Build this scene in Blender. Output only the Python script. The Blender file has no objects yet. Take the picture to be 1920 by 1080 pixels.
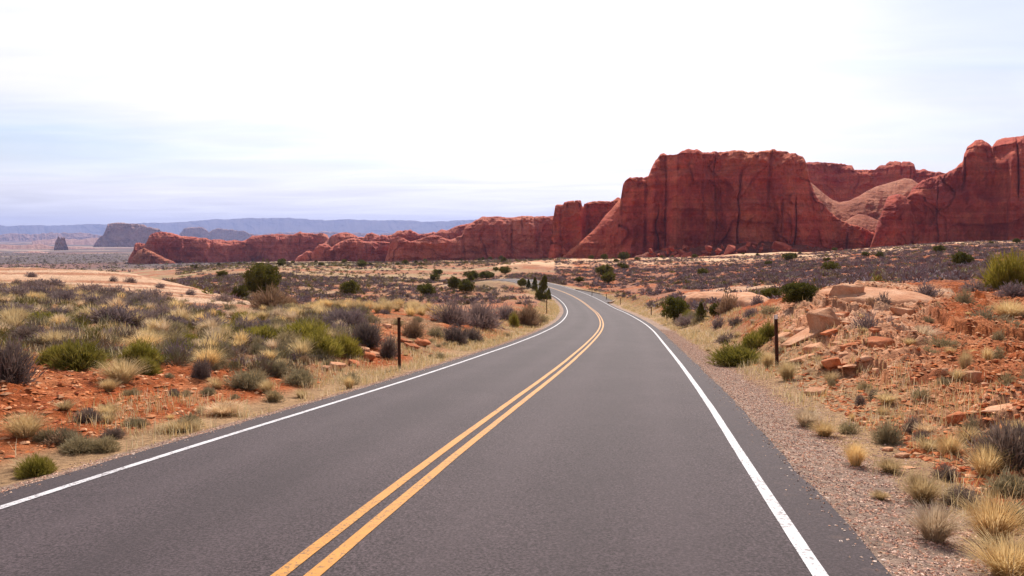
import bpy, bmesh, math, random
import numpy as np
from mathutils import Vector, Matrix
R = math.radians
scene = bpy.context.scene
COL = scene.collection
rng = np.random.default_rng(7)
random.seed(7)

# ------------------------------------------------------------------ camera
FPX, HZ = 1400.0, 440.0                     # focal length in photo pixels, true horizon row
PITCH = math.atan((540 - HZ) / FPX)
cam_d = bpy.data.cameras.new('camera')
cam_d.sensor_width = 36.0
cam_d.lens = 36.0 * FPX / 1920.0
cam_d.clip_start = 0.1
cam_d.clip_end = 60000
cam = bpy.data.objects.new('camera', cam_d)
cam.location = (0, 0, 0)
cam.rotation_euler = (R(90) - PITCH, 0, 0)
COL.objects.link(cam)
scene.camera = cam

# ------------------------------------------------------------------ sky and sun
SUN_EL, SUN_AZ = 47.0, 9.0                  # ahead of the camera, a little to the right
world = bpy.data.worlds.new('World')
scene.world = world
world.use_nodes = True
wn, wl = world.node_tree.nodes, world.node_tree.links
bg = wn['Background']
bg.inputs['Strength'].default_value = 0.1
sky = wn.new('ShaderNodeTexSky')
sky.sky_type = 'NISHITA'
sky.sun_disc = False
sky.sun_elevation = R(SUN_EL)
sky.sun_rotation = R(SUN_AZ)
sky.altitude = 1500
sky.air_density = 1.0
sky.dust_density = 1.5
tc = wn.new('ShaderNodeTexCoord')
sep = wn.new('ShaderNodeSeparateXYZ')
wl.new(tc.outputs['Generated'], sep.inputs[0])
def wm(op, a, b=None, c=None, clamp=False):
    n = wn.new('ShaderNodeMath'); n.operation = op; n.use_clamp = clamp
    for i, v in enumerate((a, b, c)):
        if v is None: continue
        if isinstance(v, (int, float)): n.inputs[i].default_value = v
        else: wl.new(v, n.inputs[i])
    return n.outputs[0]
def wdot(vec):
    n = wn.new('ShaderNodeVectorMath'); n.operation = 'DOT_PRODUCT'
    wl.new(tc.outputs['Generated'], n.inputs[0])
    v = Vector(vec).normalized(); n.inputs[1].default_value = v
    return n.outputs['Value']
zz = wm('ADD', wm('MAXIMUM', sep.outputs[2], 0.0), 0.06)
cmb = wn.new('ShaderNodeCombineXYZ')
wl.new(wm('DIVIDE', sep.outputs[0], zz), cmb.inputs[0])
wl.new(wm('DIVIDE', sep.outputs[1], zz), cmb.inputs[1])
mp = wn.new('ShaderNodeMapping'); mp.inputs['Scale'].default_value = (0.33, 0.6, 1)
mp.inputs['Rotation'].default_value = (0, 0, 0.25)
wl.new(cmb.outputs[0], mp.inputs[0])
ns = wn.new('ShaderNodeTexNoise'); ns.inputs['Scale'].default_value = 1.1
ns.inputs['Detail'].default_value = 7; ns.inputs['Roughness'].default_value = 0.55
ns.inputs['Distortion'].default_value = 0.6
wl.new(mp.outputs[0], ns.inputs['Vector'])
left_gap = wm('POWER', wm('MAXIMUM', wdot((-0.58, 1, 0.13)), 0.0), 18.0)
right_gap = wm('POWER', wm('MAXIMUM', wdot((0.66, 1, 0.33)), 0.0), 40.0)
streak = wm('MULTIPLY', wm('SUBTRACT', 1.0, wm('DIVIDE', wm('ABSOLUTE', wm('SUBTRACT', sep.outputs[2], 0.105)), 0.055), clamp=True), 1.0)
left_gap = wm('MULTIPLY', left_gap, wm('MULTIPLY_ADD', streak, 1.9, 0.12))
gap = wm('ADD', wm('MULTIPLY', left_gap, 0.50), wm('MULTIPLY', right_gap, 0.62))
cover = wm('SUBTRACT', wm('MULTIPLY_ADD', ns.outputs['Fac'], 1.7, 0.24), gap, clamp=True)
cover = wm('MULTIPLY_ADD', cover, 0.72, 0.28)
cover = wm('ADD', cover, wm('MULTIPLY', wm('SUBTRACT', 1.0, wm('MULTIPLY', sep.outputs[2], 16.0), clamp=True), 0.5), clamp=True)
# the cloud sheet opens to blue overhead
mr_ = wn.new('ShaderNodeMapRange'); mr_.interpolation_type = 'SMOOTHSTEP'
wl.new(sep.outputs[2], mr_.inputs[0])
for i_, v_ in zip((1, 2, 3, 4), (0.42, 0.75, 1.0, 0.22)): mr_.inputs[i_].default_value = v_
cover = wm('MULTIPLY', cover, mr_.outputs[0])
# thin cloud is brightest towards the sun and duller behind the viewer
el, az = R(SUN_EL), R(SUN_AZ)
SUN_DIR = Vector((math.sin(az) * math.cos(el), math.cos(az) * math.cos(el), math.sin(el)))
glow = wm('MULTIPLY_ADD', wm('POWER', wm('MULTIPLY_ADD', wdot(SUN_DIR), 0.5, 0.5), 3.0), 10.0, 3.2)
ns2 = wn.new('ShaderNodeTexNoise'); ns2.inputs['Scale'].default_value = 1.9; ns2.inputs['Detail'].default_value = 6; ns2.inputs['Distortion'].default_value = 0.8
wl.new(mp.outputs[0], ns2.inputs['Vector'])
glow = wm('MULTIPLY', glow, wm('MULTIPLY_ADD', ns2.outputs['Fac'], 0.55, 0.74))
grey = wm('MULTIPLY', wm('POWER', wm('MAXIMUM', wdot((0.70, 1, 0.36)), 0.0), 26.0), wm('SUBTRACT', wm('MULTIPLY', ns2.outputs['Fac'], 3.0), 1.0, clamp=True), clamp=True)
glow = wm('MULTIPLY', glow, wm('MULTIPLY_ADD', grey, -0.42, 1.0))
cc = wn.new('ShaderNodeCombineColor')
wl.new(wm('MULTIPLY', glow, 0.985), cc.inputs[0])
wl.new(wm('MULTIPLY', glow, 0.975), cc.inputs[1])
wl.new(wm('MULTIPLY', glow, 1.03), cc.inputs[2])
mx = wn.new('ShaderNodeMix'); mx.data_type = 'RGBA'
wl.new(cover, mx.inputs[0])
wl.new(sky.outputs[0], mx.inputs[6])
wl.new(cc.outputs[0], mx.inputs[7])
wl.new(mx.outputs[2], bg.inputs['Color'])

sun_d = bpy.data.lights.new('sun', 'SUN')
sun_d.energy = 5.0
sun_d.angle = R(0.6)
sun_d.color = (1.0, 0.93, 0.82)
sun = bpy.data.objects.new('sun', sun_d)
sun.rotation_euler = (-SUN_DIR).to_track_quat('-Z', 'Y').to_euler()
COL.objects.link(sun)

scene.view_settings.view_transform = 'Standard'
scene.view_settings.look = 'None'
scene.view_settings.gamma = 1
scene.view_settings.exposure = 0.36
scene.cycles.use_denoising = True
scene.cycles.max_bounces = 6
scene.cycles.transparent_max_bounces = 8

# ------------------------------------------------------------------ helpers
def tag(o, label=None, cat=None, group=None, kind=None):
    if label: o['label'] = label
    if cat: o['category'] = cat
    if group: o['group'] = group
    if kind: o['kind'] = kind
    return o
def mesh(name, verts, faces, mat=None, smooth=False, cols=None):
    me = bpy.data.meshes.new(name)
    v = np.asarray(verts, np.float32)
    me.vertices.add(len(v)); me.vertices.foreach_set('co', v.ravel())
    fl = faces if isinstance(faces, list) else [faces]
    fl = [np.asarray(f, np.int32) for f in fl if len(f)]
    nl = sum(f.size for f in fl); nf = sum(len(f) for f in fl)
    me.loops.add(nl); me.polygons.add(nf)
    me.loops.foreach_set('vertex_index', np.concatenate([f.ravel() for f in fl]))
    starts, p = [], 0
    for f in fl:
        starts.append(p + np.arange(len(f)) * f.shape[1]); p += f.size
    me.polygons.foreach_set('loop_start', np.concatenate(starts).astype(np.int32))
    me.polygons.foreach_set('use_smooth', np.full(nf, bool(smooth)))
    if cols is not None:
        a = me.attributes.new('Col', 'FLOAT_COLOR', 'POINT')
        c = np.ones((len(v), 4), np.float32); c[:, :3] = cols
        a.data.foreach_set('color', c.ravel())
    me.update(calc_edges=True); me.validate()
    if mat: me.materials.append(mat)
    return me
def put(name, me, loc=(0, 0, 0), parent=None):
    o = bpy.data.objects.new(name, me); o.location = loc; COL.objects.link(o)
    if parent: o.parent = parent
    return o
def empty(name, loc):
    o = bpy.data.objects.new(name, None); o.location = loc; o.empty_display_size = 0.2
    COL.objects.link(o); return o

# value noise in numpy
def _h(*ix):
    h = np.zeros_like(ix[0], dtype=np.uint32)
    for i, k in zip(ix, (374761393, 668265263, 2147483647 - 58)):
        h = h ^ (i.astype(np.int64) * k & 0xffffffff).astype(np.uint32)
        h = (h ^ (h >> np.uint32(13))) * np.uint32(1274126177)
    h = h ^ (h >> np.uint32(16))
    return (h & np.uint32(0xffffff)).astype(np.float32) / 8388608.0 - 1
def n2(x, y, seed=0):
    x = np.asarray(x, float) + seed * 17.31; y = np.asarray(y, float) - seed * 9.77
    i, j = np.floor(x), np.floor(y); fx, fy = x - i, y - j
    i = i.astype(np.int64); j = j.astype(np.int64)
    u, v = fx * fx * fx * (fx * (fx * 6 - 15) + 10), fy * fy * fy * (fy * (fy * 6 - 15) + 10)
    a, b, c, d = _h(i, j), _h(i + 1, j), _h(i, j + 1), _h(i + 1, j + 1)
    return (a + (b - a) * u) * (1 - v) + (c + (d - c) * u) * v
def fbm(x, y, oct=4, seed=0, gain=0.5):
    s = 0; a = 1.0; t = 0; c, sn = 0.8, 0.6
    for k in range(oct):
        s = s + a * n2(x, y, seed + k * 3); t += a; a *= gain
        x, y = 2.03 * (c * x - sn * y), 2.03 * (sn * x + c * y)
    return s / t
def worley(x, y, seed=0):
    """cell edge distance and a random number per cell"""
    i, j = np.floor(x).astype(np.int64), np.floor(y).astype(np.int64)
    d1 = np.full(x.shape, 9.0); d2 = d1.copy(); idn = np.zeros(x.shape)
    for a in (-1, 0, 1):
        for b in (-1, 0, 1):
            ci, cj = i + a, j + b
            px_ = ci + .5 + .42 * _h(ci, cj + seed); py_ = cj + .5 + .42 * _h(ci + 91, cj + seed)
            d = (x - px_) ** 2 + (y - py_) ** 2; h = _h(ci + 37, cj + 53 + seed)
            w = d < d1
            d2 = np.where(w, d1, np.minimum(d2, d)); idn = np.where(w, h, idn); d1 = np.where(w, d, d1)
    return np.sqrt(d2) - np.sqrt(d1), idn
def sstep(a, b, x):
    t = np.clip((x - a) / (b - a), 0, 1); return t * t * (3 - 2 * t)

# node helper
class NT:
    def __init__(s, name, rough=0.9, spec=0.2):
        s.m = bpy.data.materials.new(name); s.m.use_nodes = True
        s.n, s.l = s.m.node_tree.nodes, s.m.node_tree.links
        s.b = s.n['Principled BSDF']; s.out = s.n['Material Output']
        s.b.inputs['Roughness'].default_value = rough
        s.b.inputs['Specular IOR Level'].default_value = spec
    def set(s, sock, v):
        if hasattr(v, 'is_output'): s.l.new(v, sock)
        elif isinstance(v, (tuple, list)) and len(v) == 3 and sock.type == 'RGBA': sock.default_value = (*v, 1)
        else: sock.default_value = v
    def new(s, t, **k):
        n = s.n.new(t)
        for a, b in k.items(): setattr(n, a, b)
        return n
    def coord(s, which='Object', scale=(1, 1, 1)):
        t = s.new('ShaderNodeTexCoord'); m = s.new('ShaderNodeMapping')
        m.inputs['Scale'].default_value = scale; s.l.new(t.outputs[which], m.inputs[0]); return m.outputs[0]
    def pos(s, scale=(1, 1, 1)):
        t = s.new('ShaderNodeNewGeometry'); m = s.new('ShaderNodeMapping')
        m.inputs['Scale'].default_value = scale; s.l.new(t.outputs['Position'], m.inputs[0]); return m.outputs[0]
    def noise(s, vec, scale, detail=4, rough=0.55, dist=0.0):
        t = s.new('ShaderNodeTexNoise'); s.l.new(vec, t.inputs['Vector'])
        t.inputs['Scale'].default_value = scale; t.inputs['Detail'].default_value = detail
        t.inputs['Roughness'].default_value = rough; t.inputs['Distortion'].default_value = dist
        return t.outputs['Fac']
    def vor(s, vec, scale, out='Distance', feature='F1'):
        t = s.new('ShaderNodeTexVoronoi', feature=feature); s.l.new(vec, t.inputs['Vector'])
        t.inputs['Scale'].default_value = scale; return t.outputs[out]
    def ramp(s, fac, stops):
        r = s.new('ShaderNodeValToRGB'); e = r.color_ramp.elements
        while len(e) < len(stops): e.new(0.5)
        for el, (p, c) in zip(e, stops):
            el.position = p; el.color = (*c, 1) if len(c) == 3 else c
        s.set(r.inputs[0], fac); return r.outputs[0]
    def mix(s, f, a, b, mode='MIX'):
        m = s.new('ShaderNodeMix', data_type='RGBA', blend_type=mode)
        s.set(m.inputs[0], f); s.set(m.inputs[6], a); s.set(m.inputs[7], b); return m.outputs[2]
    def math(s, op, a, b=0.0, c=0.0, clamp=False):
        m = s.new('ShaderNodeMath', operation=op, use_clamp=clamp)
        s.set(m.inputs[0], a); s.set(m.inputs[1], b)
        if op in ('MULTIPLY_ADD',): s.set(m.inputs[2], c)
        return m.outputs[0]
    def bump(s, h, strength, dist, prev=None):
        b = s.new('ShaderNodeBump'); b.inputs['Strength'].default_value = strength; b.inputs['Distance'].default_value = dist
        s.l.new(h, b.inputs['Height'])
        if prev is not None: s.l.new(prev, b.inputs['Normal'])
        return b.outputs[0]
    def color(s, c): s.set(s.b.inputs['Base Color'], c)
    def normal(s, n): s.l.new(n, s.b.inputs['Normal'])
    def attr(s, name='Col'):
        return s.new('ShaderNodeAttribute', attribute_name=name).outputs['Color']
    def rand(s): return s.new('ShaderNodeObjectInfo').outputs['Random']

g3 = lambda v: (v, v, v)
# ------------------------------------------------------------------ road alignment (x, y, z, heading, crossfall), 5 m stations
ROAD = [(-3.3,-6.6,-1.20,0.150,0.02),(-2.5,-1.7,-1.67,0.156,0.022),(-1.72,3.25,-2.14,0.161,0.023),(-0.89,8.18,-2.58,0.172,0.028),(-0.02,13.10,-3.04,0.175,0.033),(0.84,18.03,-3.52,0.170,0.032),
(1.68,22.96,-3.99,0.166,0.028),(2.49,27.89,-4.45,0.163,0.025),(3.29,32.82,-4.91,0.160,0.023),(4.08,37.76,-5.35,0.158,0.020),
(4.86,42.70,-5.78,0.154,0.017),(5.61,47.64,-6.19,0.146,0.013),(6.31,52.60,-6.60,0.136,0.011),(6.96,57.55,-6.99,0.125,0.009),
(7.55,62.52,-7.38,0.115,0.008),(8.10,67.49,-7.76,0.106,0.007),(8.61,72.46,-8.13,0.099,0.005),(9.09,77.44,-8.49,0.093,0.005),
(9.54,82.42,-8.85,0.086,0.004),(9.96,87.40,-9.20,0.080,0.003),(10.34,92.39,-9.55,0.073,0.001),(10.69,97.37,-9.89,0.067,0),
(11.00,102.36,-10.22,0.059,-0.002),(11.27,107.36,-10.51,0.051,-0.004),(11.49,112.35,-10.75,0.036,-0.007),(11.61,117.35,-10.92,0.013,-0.011),
(11.59,122.35,-11.01,-0.024,-0.014),(11.33,127.34,-10.99,-0.080,-0.018),(10.75,132.31,-10.87,-0.157,-0.019),(9.71,137.20,-10.64,-0.259,-0.019),
(8.12,141.93,-10.31,-0.387,-0.018),(5.88,146.39,-9.88,-0.542,-0.016),(2.91,150.41,-9.40,-0.725,-0.014),(-0.8,153.7,-9.2,-0.90,-0.012),
(-5.1,156.3,-9.5,-1.10,-0.01),(-9.8,158.0,-10.4,-1.28,-0.008)]
ROAD = np.array(ROAD)
_s = np.arange(len(ROAD)) * 5.0
NS = 436
def cubic(x, xp, fp):
    x = np.clip(x, xp[0], xp[-1]); i = np.clip(np.searchsorted(xp, x, 'right') - 1, 0, len(xp) - 2)
    m = np.gradient(fp, xp); h = xp[i + 1] - xp[i]; t = (x - xp[i]) / h
    return ((2*t**3 - 3*t**2 + 1) * fp[i] + (t**3 - 2*t**2 + t) * h * m[i] + (-2*t**3 + 3*t**2) * fp[i+1] + (t**3 - t**2) * h * m[i+1])
SS = np.linspace(0, _s[-1], NS)
RX, RY, RZ, RH, RB = [cubic(SS, _s, ROAD[:, k]) for k in range(5)]
HALF = 3.45; EDGE = 3.93
def road_near(x, y):
    """signed lateral offset from the centre line (right positive), road height there, station"""
    x = np.asarray(x, float).ravel(); y = np.asarray(y, float).ravel()
    off = np.full(len(x), 1e3); z = np.zeros(len(x)); st = np.zeros(len(x))
    m = np.where((x > -60) & (x < 60) & (y > -40) & (y < 200))[0]
    for c in range(0, len(m), 20000):
        k = m[c:c + 20000]
        d2 = (x[k, None] - RX[::4]) ** 2 + (y[k, None] - RY[::4]) ** 2
        j = np.clip(d2.argmin(1) * 4, 3, NS - 4)
        best = j.copy(); bd = np.full(len(k), 1e18)
        for q in range(-3, 4):
            jj = np.clip(j + q, 0, NS - 1); dd = (x[k] - RX[jj]) ** 2 + (y[k] - RY[jj]) ** 2
            w = dd < bd; best[w] = jj[w]; bd[w] = dd[w]
        j = best
        dx, dy = x[k] - RX[j], y[k] - RY[j]
        lat = dx * np.cos(RH[j]) - dy * np.sin(RH[j])
        lon = dx * np.sin(RH[j]) + dy * np.cos(RH[j])
        sg = np.sign(lat); sg[sg == 0] = 1
        off[k] = sg * np.sqrt(np.minimum(lat**2 + lon**2, 1e6))
        slope = np.gradient(RZ, SS)[j]
        z[k] = RZ[j] + np.clip(lat, -5, 5) * RB[j] + slope * np.clip(lon, -.5, .5); st[k] = SS[j]
    return off, z, st

# ------------------------------------------------------------------ terrain height: columns at bearings, (row, distance) or (None, distance, z)
Z = None
TC = {
 -500: [(Z,3,-2.0),(Z,6,-2.3),(Z,12,-2.5),(Z,25,-2.6),(Z,45,-2.9),(Z,80,-3.6),(Z,110,-4.0),(Z,170,-8),(Z,300,-18),(Z,600,-32),(Z,1000,-42.5),(Z,2000,-60),(Z,3000,-74),(Z,5500,-98),(Z,30000,-108)],
 0: [(Z,3,-2.1),(Z,6,-2.5),(870,8.6),(800,10.5),(700,15.5),(640,21),(600,27),(560,38),(530,60),(515,75),(498,95),(Z,140,-7.5),(Z,300,-18),(Z,600,-31),(Z,1000,-42.5),(Z,2000,-60),(Z,3000,-74),(Z,5500,-98),(Z,30000,-108)],
 240: [(Z,3,-2.2),(Z,8,-2.6),(845,9.6),(760,13),(700,17),(640,23),(600,30),(560,45),(535,65),(512,87),(Z,140,-9),(Z,300,-18),(Z,600,-30),(Z,1000,-42.5),(Z,2000,-60),(Z,3000,-74),(Z,5500,-98),(Z,30000,-108)],
 480: [(Z,3,-2.2),(Z,10,-2.8),(765,13),(700,18),(650,25),(610,34),(583,48),(567,62),(Z,100,-9),(530,140),(505,250),(496,400),(493,700),(492,1200),(Z,2500,-68),(Z,5500,-98),(Z,30000,-108)],
 620: [(Z,3,-2.2),(Z,12,-3.1),(725,15.5),(680,20),(640,27),(600,38),(577,50),(Z,72,-8),(Z,110,-10.2),(545,140),(515,220),(500,350),(492,600),(490,900),(Z,2000,-58),(Z,5500,-98),(Z,30000,-108)],
 740: [(Z,3,-2.2),(Z,15,-3.3),(690,19),(655,25),(620,34),(590,46),(573,55),(Z,76,-8.8),(Z,110,-10.6),(540,150),(515,220),(500,330),(491,600),(Z,1000,-38),(Z,30000,-108)],
 870: [(Z,3,-2.2),(Z,20,-3.9),(660,27),(630,35),(605,45),(589,55),(Z,76,-8.8),(Z,110,-10.8),(540,150),(511,240),(494,400),(489,600),(Z,1000,-35),(Z,30000,-108)],
 960: [(Z,3,-2.2),(Z,25,-4.4),(640,38),(615,48),(600,56),(586,66),(571,80),(Z,110,-10.4),(548,140),(525,165),(508,210),(492,330),(487,640),(Z,1000,-32),(Z,30000,-108)],
 1040: [(Z,3,-2.2),(Z,30,-4.9),(630,44),(600,60),(575,85),(558,120),(545,140),(530,165),(515,200),(500,260),(482,360),(Z,450,-17),(Z,640,-22),(Z,1000,-30),(Z,30000,-108)],
 1160: [(Z,3,-2.2),(Z,30,-4.8),(590,74),(570,100),(550,135),(530,165),(510,210),(495,280),(481,370),(Z,460,-17),(Z,640,-20),(Z,1000,-28),(Z,30000,-108)],
 1300: [(Z,3,-2.2),(Z,12,-2.9),(680,21),(640,30),(602,45),(582,58),(560,85),(545,110),(525,150),(505,210),(490,290),(480,370),(Z,460,-16),(Z,640,-19),(Z,30000,-108)],
 1450: [(Z,3,-2.1),(840,9),(760,13),(690,17),(652,21),(612,26),(580,33),(571,45),(546,75),(526,110),(506,170),(491,240),(479,330),(473,380),(Z,480,-15),(Z,640,-18),(Z,30000,-108)],
 1560: [(Z,3,-2.1),(Z,6.5,-2.5),(900,8.3),(800,11.3),(720,15),(650,19.5),(600,24),(565,28),(541,33),(Z,45,-3.7),(535,65),(516,100),(498,160),(483,250),(471,350),(Z,480,-14),(Z,640,-18),(Z,30000,-108)],
 1660: [(Z,3,-2.1),(Z,5,-2.4),(950,7),(850,9.3),(750,13),(680,17),(620,22),(560,29),(532,34),(Z,45,-3.4),(523,65),(506,110),(486,180),(470,260),(464,330),(Z,480,-12),(Z,640,-16),(Z,30000,-108)],
 1780: [(Z,3,-2.1),(1000,6),(900,7.7),(800,10.5),(740,13),(680,16.5),(620,21),(575,26),(549,32),(542,40),(521,60),(500,100),(480,160),(462,250),(455,310),(Z,450,-9),(Z,640,-14),(Z,30000,-108)],
 1920: [(Z,3,-2.0),(1000,6),(880,8),(800,10),(760,11.5),(700,14.5),(640,18.5),(590,23),(556,28),(536,38),(516,60),(496,100),(475,160),(458,240),(449,300),(Z,450,-6),(Z,640,-12),(Z,30000,-108)],
 2400: [(Z,3,-2.0),(Z,6,-2.1),(Z,10,-2.1),(Z,20,-1.7),(Z,40,-1.8),(Z,100,-2),(Z,300,0),(Z,450,-2),(Z,640,-10),(Z,30000,-108)],
}
LD = np.linspace(math.log(2.5), math.log(30000), 500)
TU = np.array(sorted(TC), float); TT = np.arctan((TU - 960) / FPX)
TG = []
for uu in sorted(TC):
    pts = [(math.log(p[1]), p[2] if p[0] is None else (HZ - p[0]) / FPX * p[1]) for p in TC[uu]]
    a = np.interp(LD, [p[0] for p in pts], [p[1] for p in pts])
    k = np.exp(-0.5 * (np.arange(-9, 10) / 3.2) ** 2); k /= k.sum()
    # smooth the slope (z/d) rather than z so that the far rows stay put
    r = a / np.exp(LD); r = np.convolve(np.pad(r, 9, mode='edge'), k, 'valid')
    TG.append(r * np.exp(LD))
TG = np.array(TG)
TF = np.linspace(TT[0], TT[-1], 400)
TG = np.array([cubic(TF, TT, TG[:, j]) for j in range(len(LD))]).T         # bearing x log distance
def base_z(x, y):
    th = np.arctan2(x, y); d = np.hypot(x, y) * np.maximum(np.cos(np.clip(th, -1.2, 1.2)), 0.3)
    a = np.clip((th - TF[0]) / (TF[1] - TF[0]), 0, len(TF) - 1.001)
    b = np.clip((np.log(np.maximum(d, 2.5)) - LD[0]) / (LD[1] - LD[0]), 0, len(LD) - 1.001)
    i = a.astype(int); j = b.astype(int); fa = a - i; fb = b - j
    return ((TG[i, j] * (1 - fa) + TG[i + 1, j] * fa) * (1 - fb) + (TG[i, j + 1] * (1 - fa) + TG[i + 1, j + 1] * fa) * fb)
def uv_of(x, y):
    return 960 + FPX * x / np.maximum(y, 0.1), y

def in_poly(px, py, poly):
    r = np.zeros(len(px), bool); n = len(poly)
    for i in range(n):
        x1, y1 = poly[i]; x2, y2 = poly[(i + 1) % n]
        c = ((y1 > py) != (y2 > py)) & (px < (x2 - x1) * (py - y1) / (y2 - y1 + 1e-12) + x1)
        r ^= c
    return r
ZONES = {}
def zone(name, x, y, soft=0.0):
    """membership of ground points in a mapped patch, edge broken up by noise"""
    x = np.asarray(x, float).ravel(); y = np.asarray(y, float).ravel()
    u = 960 + FPX * x / np.maximum(y, 0.1); l = np.log(np.maximum(y, 0.1))
    u = u + 16 * fbm(x / 2.5, y / 2.5, 3, 61); l = l + 0.05 * fbm(x / 2.5, y / 2.5, 3, 67)
    return in_poly(u, l, ZONES[name]) & (y > 1)
def bank_mask(x, y):
    """how much of the ground is fractured bedrock on the outer bank"""
    u = 960 + FPX * x / np.maximum(y, .1)
    a = sstep(1430, 1480, u) * (1 - sstep(1690, 1800, u + 25 * fbm(x, y, 2, 45))) * sstep(15.5, 18, y) * (1 - sstep(34, 38, y))
    b = sstep(1770, 1850, u) * sstep(8.6, 9.4, y) * (1 - sstep(11.5, 13, y))
    return np.clip(a + b, 0, 1) * sstep(-.75, -.3, fbm(x / 2.2, y / 2.2, 3, 47) - .1)
def height(x, y, fine=True):
    sh = np.shape(x)
    x = np.asarray(x, float).ravel(); y = np.asarray(y, float).ravel()
    z = base_z(x, y)
    d = np.hypot(x, y)
    z = z + fbm(x / 9, y / 9, 3, 1) * 0.22 * sstep(6, 30, d) * (1 + 1.5 * sstep(60, 200, d)) + fbm(x / 70, y / 70, 3, 5) * 1.2 * sstep(100, 400, d)
    off, rz, st = road_near(x, y)
    ao = np.abs(off)
    if fine:
        w = sstep(4.9, 6.5, ao) * (1 - sstep(60, 160, d))
        rough = fbm(x / 0.9, y / 0.9, 3, 11) * 0.10 + (0.5 - np.abs(n2(x / .33, y / .33, 15))) * 0.085 + (0.5 - np.abs(n2(x / .15, y / .15, 19))) * 0.04
        ledge = np.round((z * 3.2 + 0.5 * fbm(x / 3, y / 3, 2, 23))) / 3.2 - z
        right = sstep(1380, 1480, 960 + FPX * x / np.maximum(y, .1)) * (off > 5) * (y > 1) * (1 - sstep(45, 70, d))
        z = z + w * rough + right * w * (ledge * 0.85 + 0.12 * fbm(x / 0.6, y / 1.1, 3, 27) + 0.13 * (0.5 - np.abs(n2((x * .94 + y * .34) / 1.0, (y * .94 - x * .34) / .26, 29))) + 0.07 * (0.5 - np.abs(n2((x * .94 + y * .34) / .4, (y * .94 - x * .34) / .12, 33))))
        m = np.where((y > 3) & (d < 42) & (off > 6))[0]
        if len(m):
            bm_ = bank_mask(x[m], y[m]); k = bm_ > .02; m = m[k]; bm_ = bm_[k]
            X, Y = x[m] + .25 * fbm(x[m] / .8, y[m] / .8, 2, 35), y[m] + .25 * fbm(x[m] / .8, y[m] / .8, 2, 36)
            A, B = X * .94 + Y * .34, Y * .94 - X * .34
            e1, h1 = worley(A / 1.25, B / .62, 3); e2, h2 = worley(A / .42, B / .24, 5)
            tilt = (B / .62 - np.floor(B / .62)) - .5
            z[m] += bm_ * (.11 * h1 + .12 * tilt - .07 * (1 - sstep(0, .14, e1)) + .03 * h2 - .03 * (1 - sstep(0, .2, e2)))
    b = sstep(4.5, 8.5, ao)
    shoulder = rz - 0.05 - 0.10 * sstep(3.8, 4.9, ao)
    z = shoulder * (1 - b) + z * b
    return z.reshape(sh)
def px(u, v, lo=2.5, hi=4000, lift=0.0):
    """the ground point seen at a row and column of the photograph"""
    y = np.exp(np.linspace(math.log(lo), math.log(hi), 2600))
    x = (u - 960) / FPX * y; zr = (HZ - v) / FPX * y
    # rotate: rows are measured on the pitched sensor
    c, s = math.cos(PITCH), math.sin(PITCH)
    dx, du, dd = (u - 960) / FPX, (540 - v) / FPX, 1.0
    wy, wz = dd * c + du * s, -dd * s + du * c
    x = dx / wy * y; zr = wz / wy * y
    h = height(x, y, False) + lift
    k = np.where(zr <= h)[0]
    k = k[0] if len(k) else len(y) - 1
    return float(x[k]), float(y[k]), float(h[k] - lift)
def mapped(poly): return [(u, math.log(px(u, v)[1])) for u, v in poly]
FRONT = [(-600,528),(0,531),(60,531),(120,536),(170,543),(230,552),(290,564),(330,576),(380,592),(430,600),(480,590),(560,580),(610,574)]
ZONES['slick_left'] = [(u, math.log(d)) for u, d in [(-600,130),(0,120),(150,115),(260,112),(340,104),(420,92),(520,80),(612,68)]] + mapped(FRONT[::-1])
ZONES['slick_mound'] = mapped([(1545,548),(1590,538),(1640,536),(1700,540),(1770,552),(1795,560),(1745,572),(1700,580),(1660,600),(1570,606),(1480,612),(1470,595),(1500,575)])
ZONES['slick_mound'] = [(u, l + (0.12 if i in (1, 2, 3, 4) else 0)) for i, (u, l) in enumerate(ZONES['slick_mound'])]
ZONES['slick_flat'] = [(u, math.log(d)) for u, d in [(1270,84),(1290,104),(1380,108),(1440,100),(1470,80),(1440,72),(1380,76),(1330,80)]]
ZONES['red_left'] = mapped([(-300,800),(0,690),(120,690),(330,725),(470,740),(440,770),(300,800),(200,840),(60,880),(-100,930)])

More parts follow.
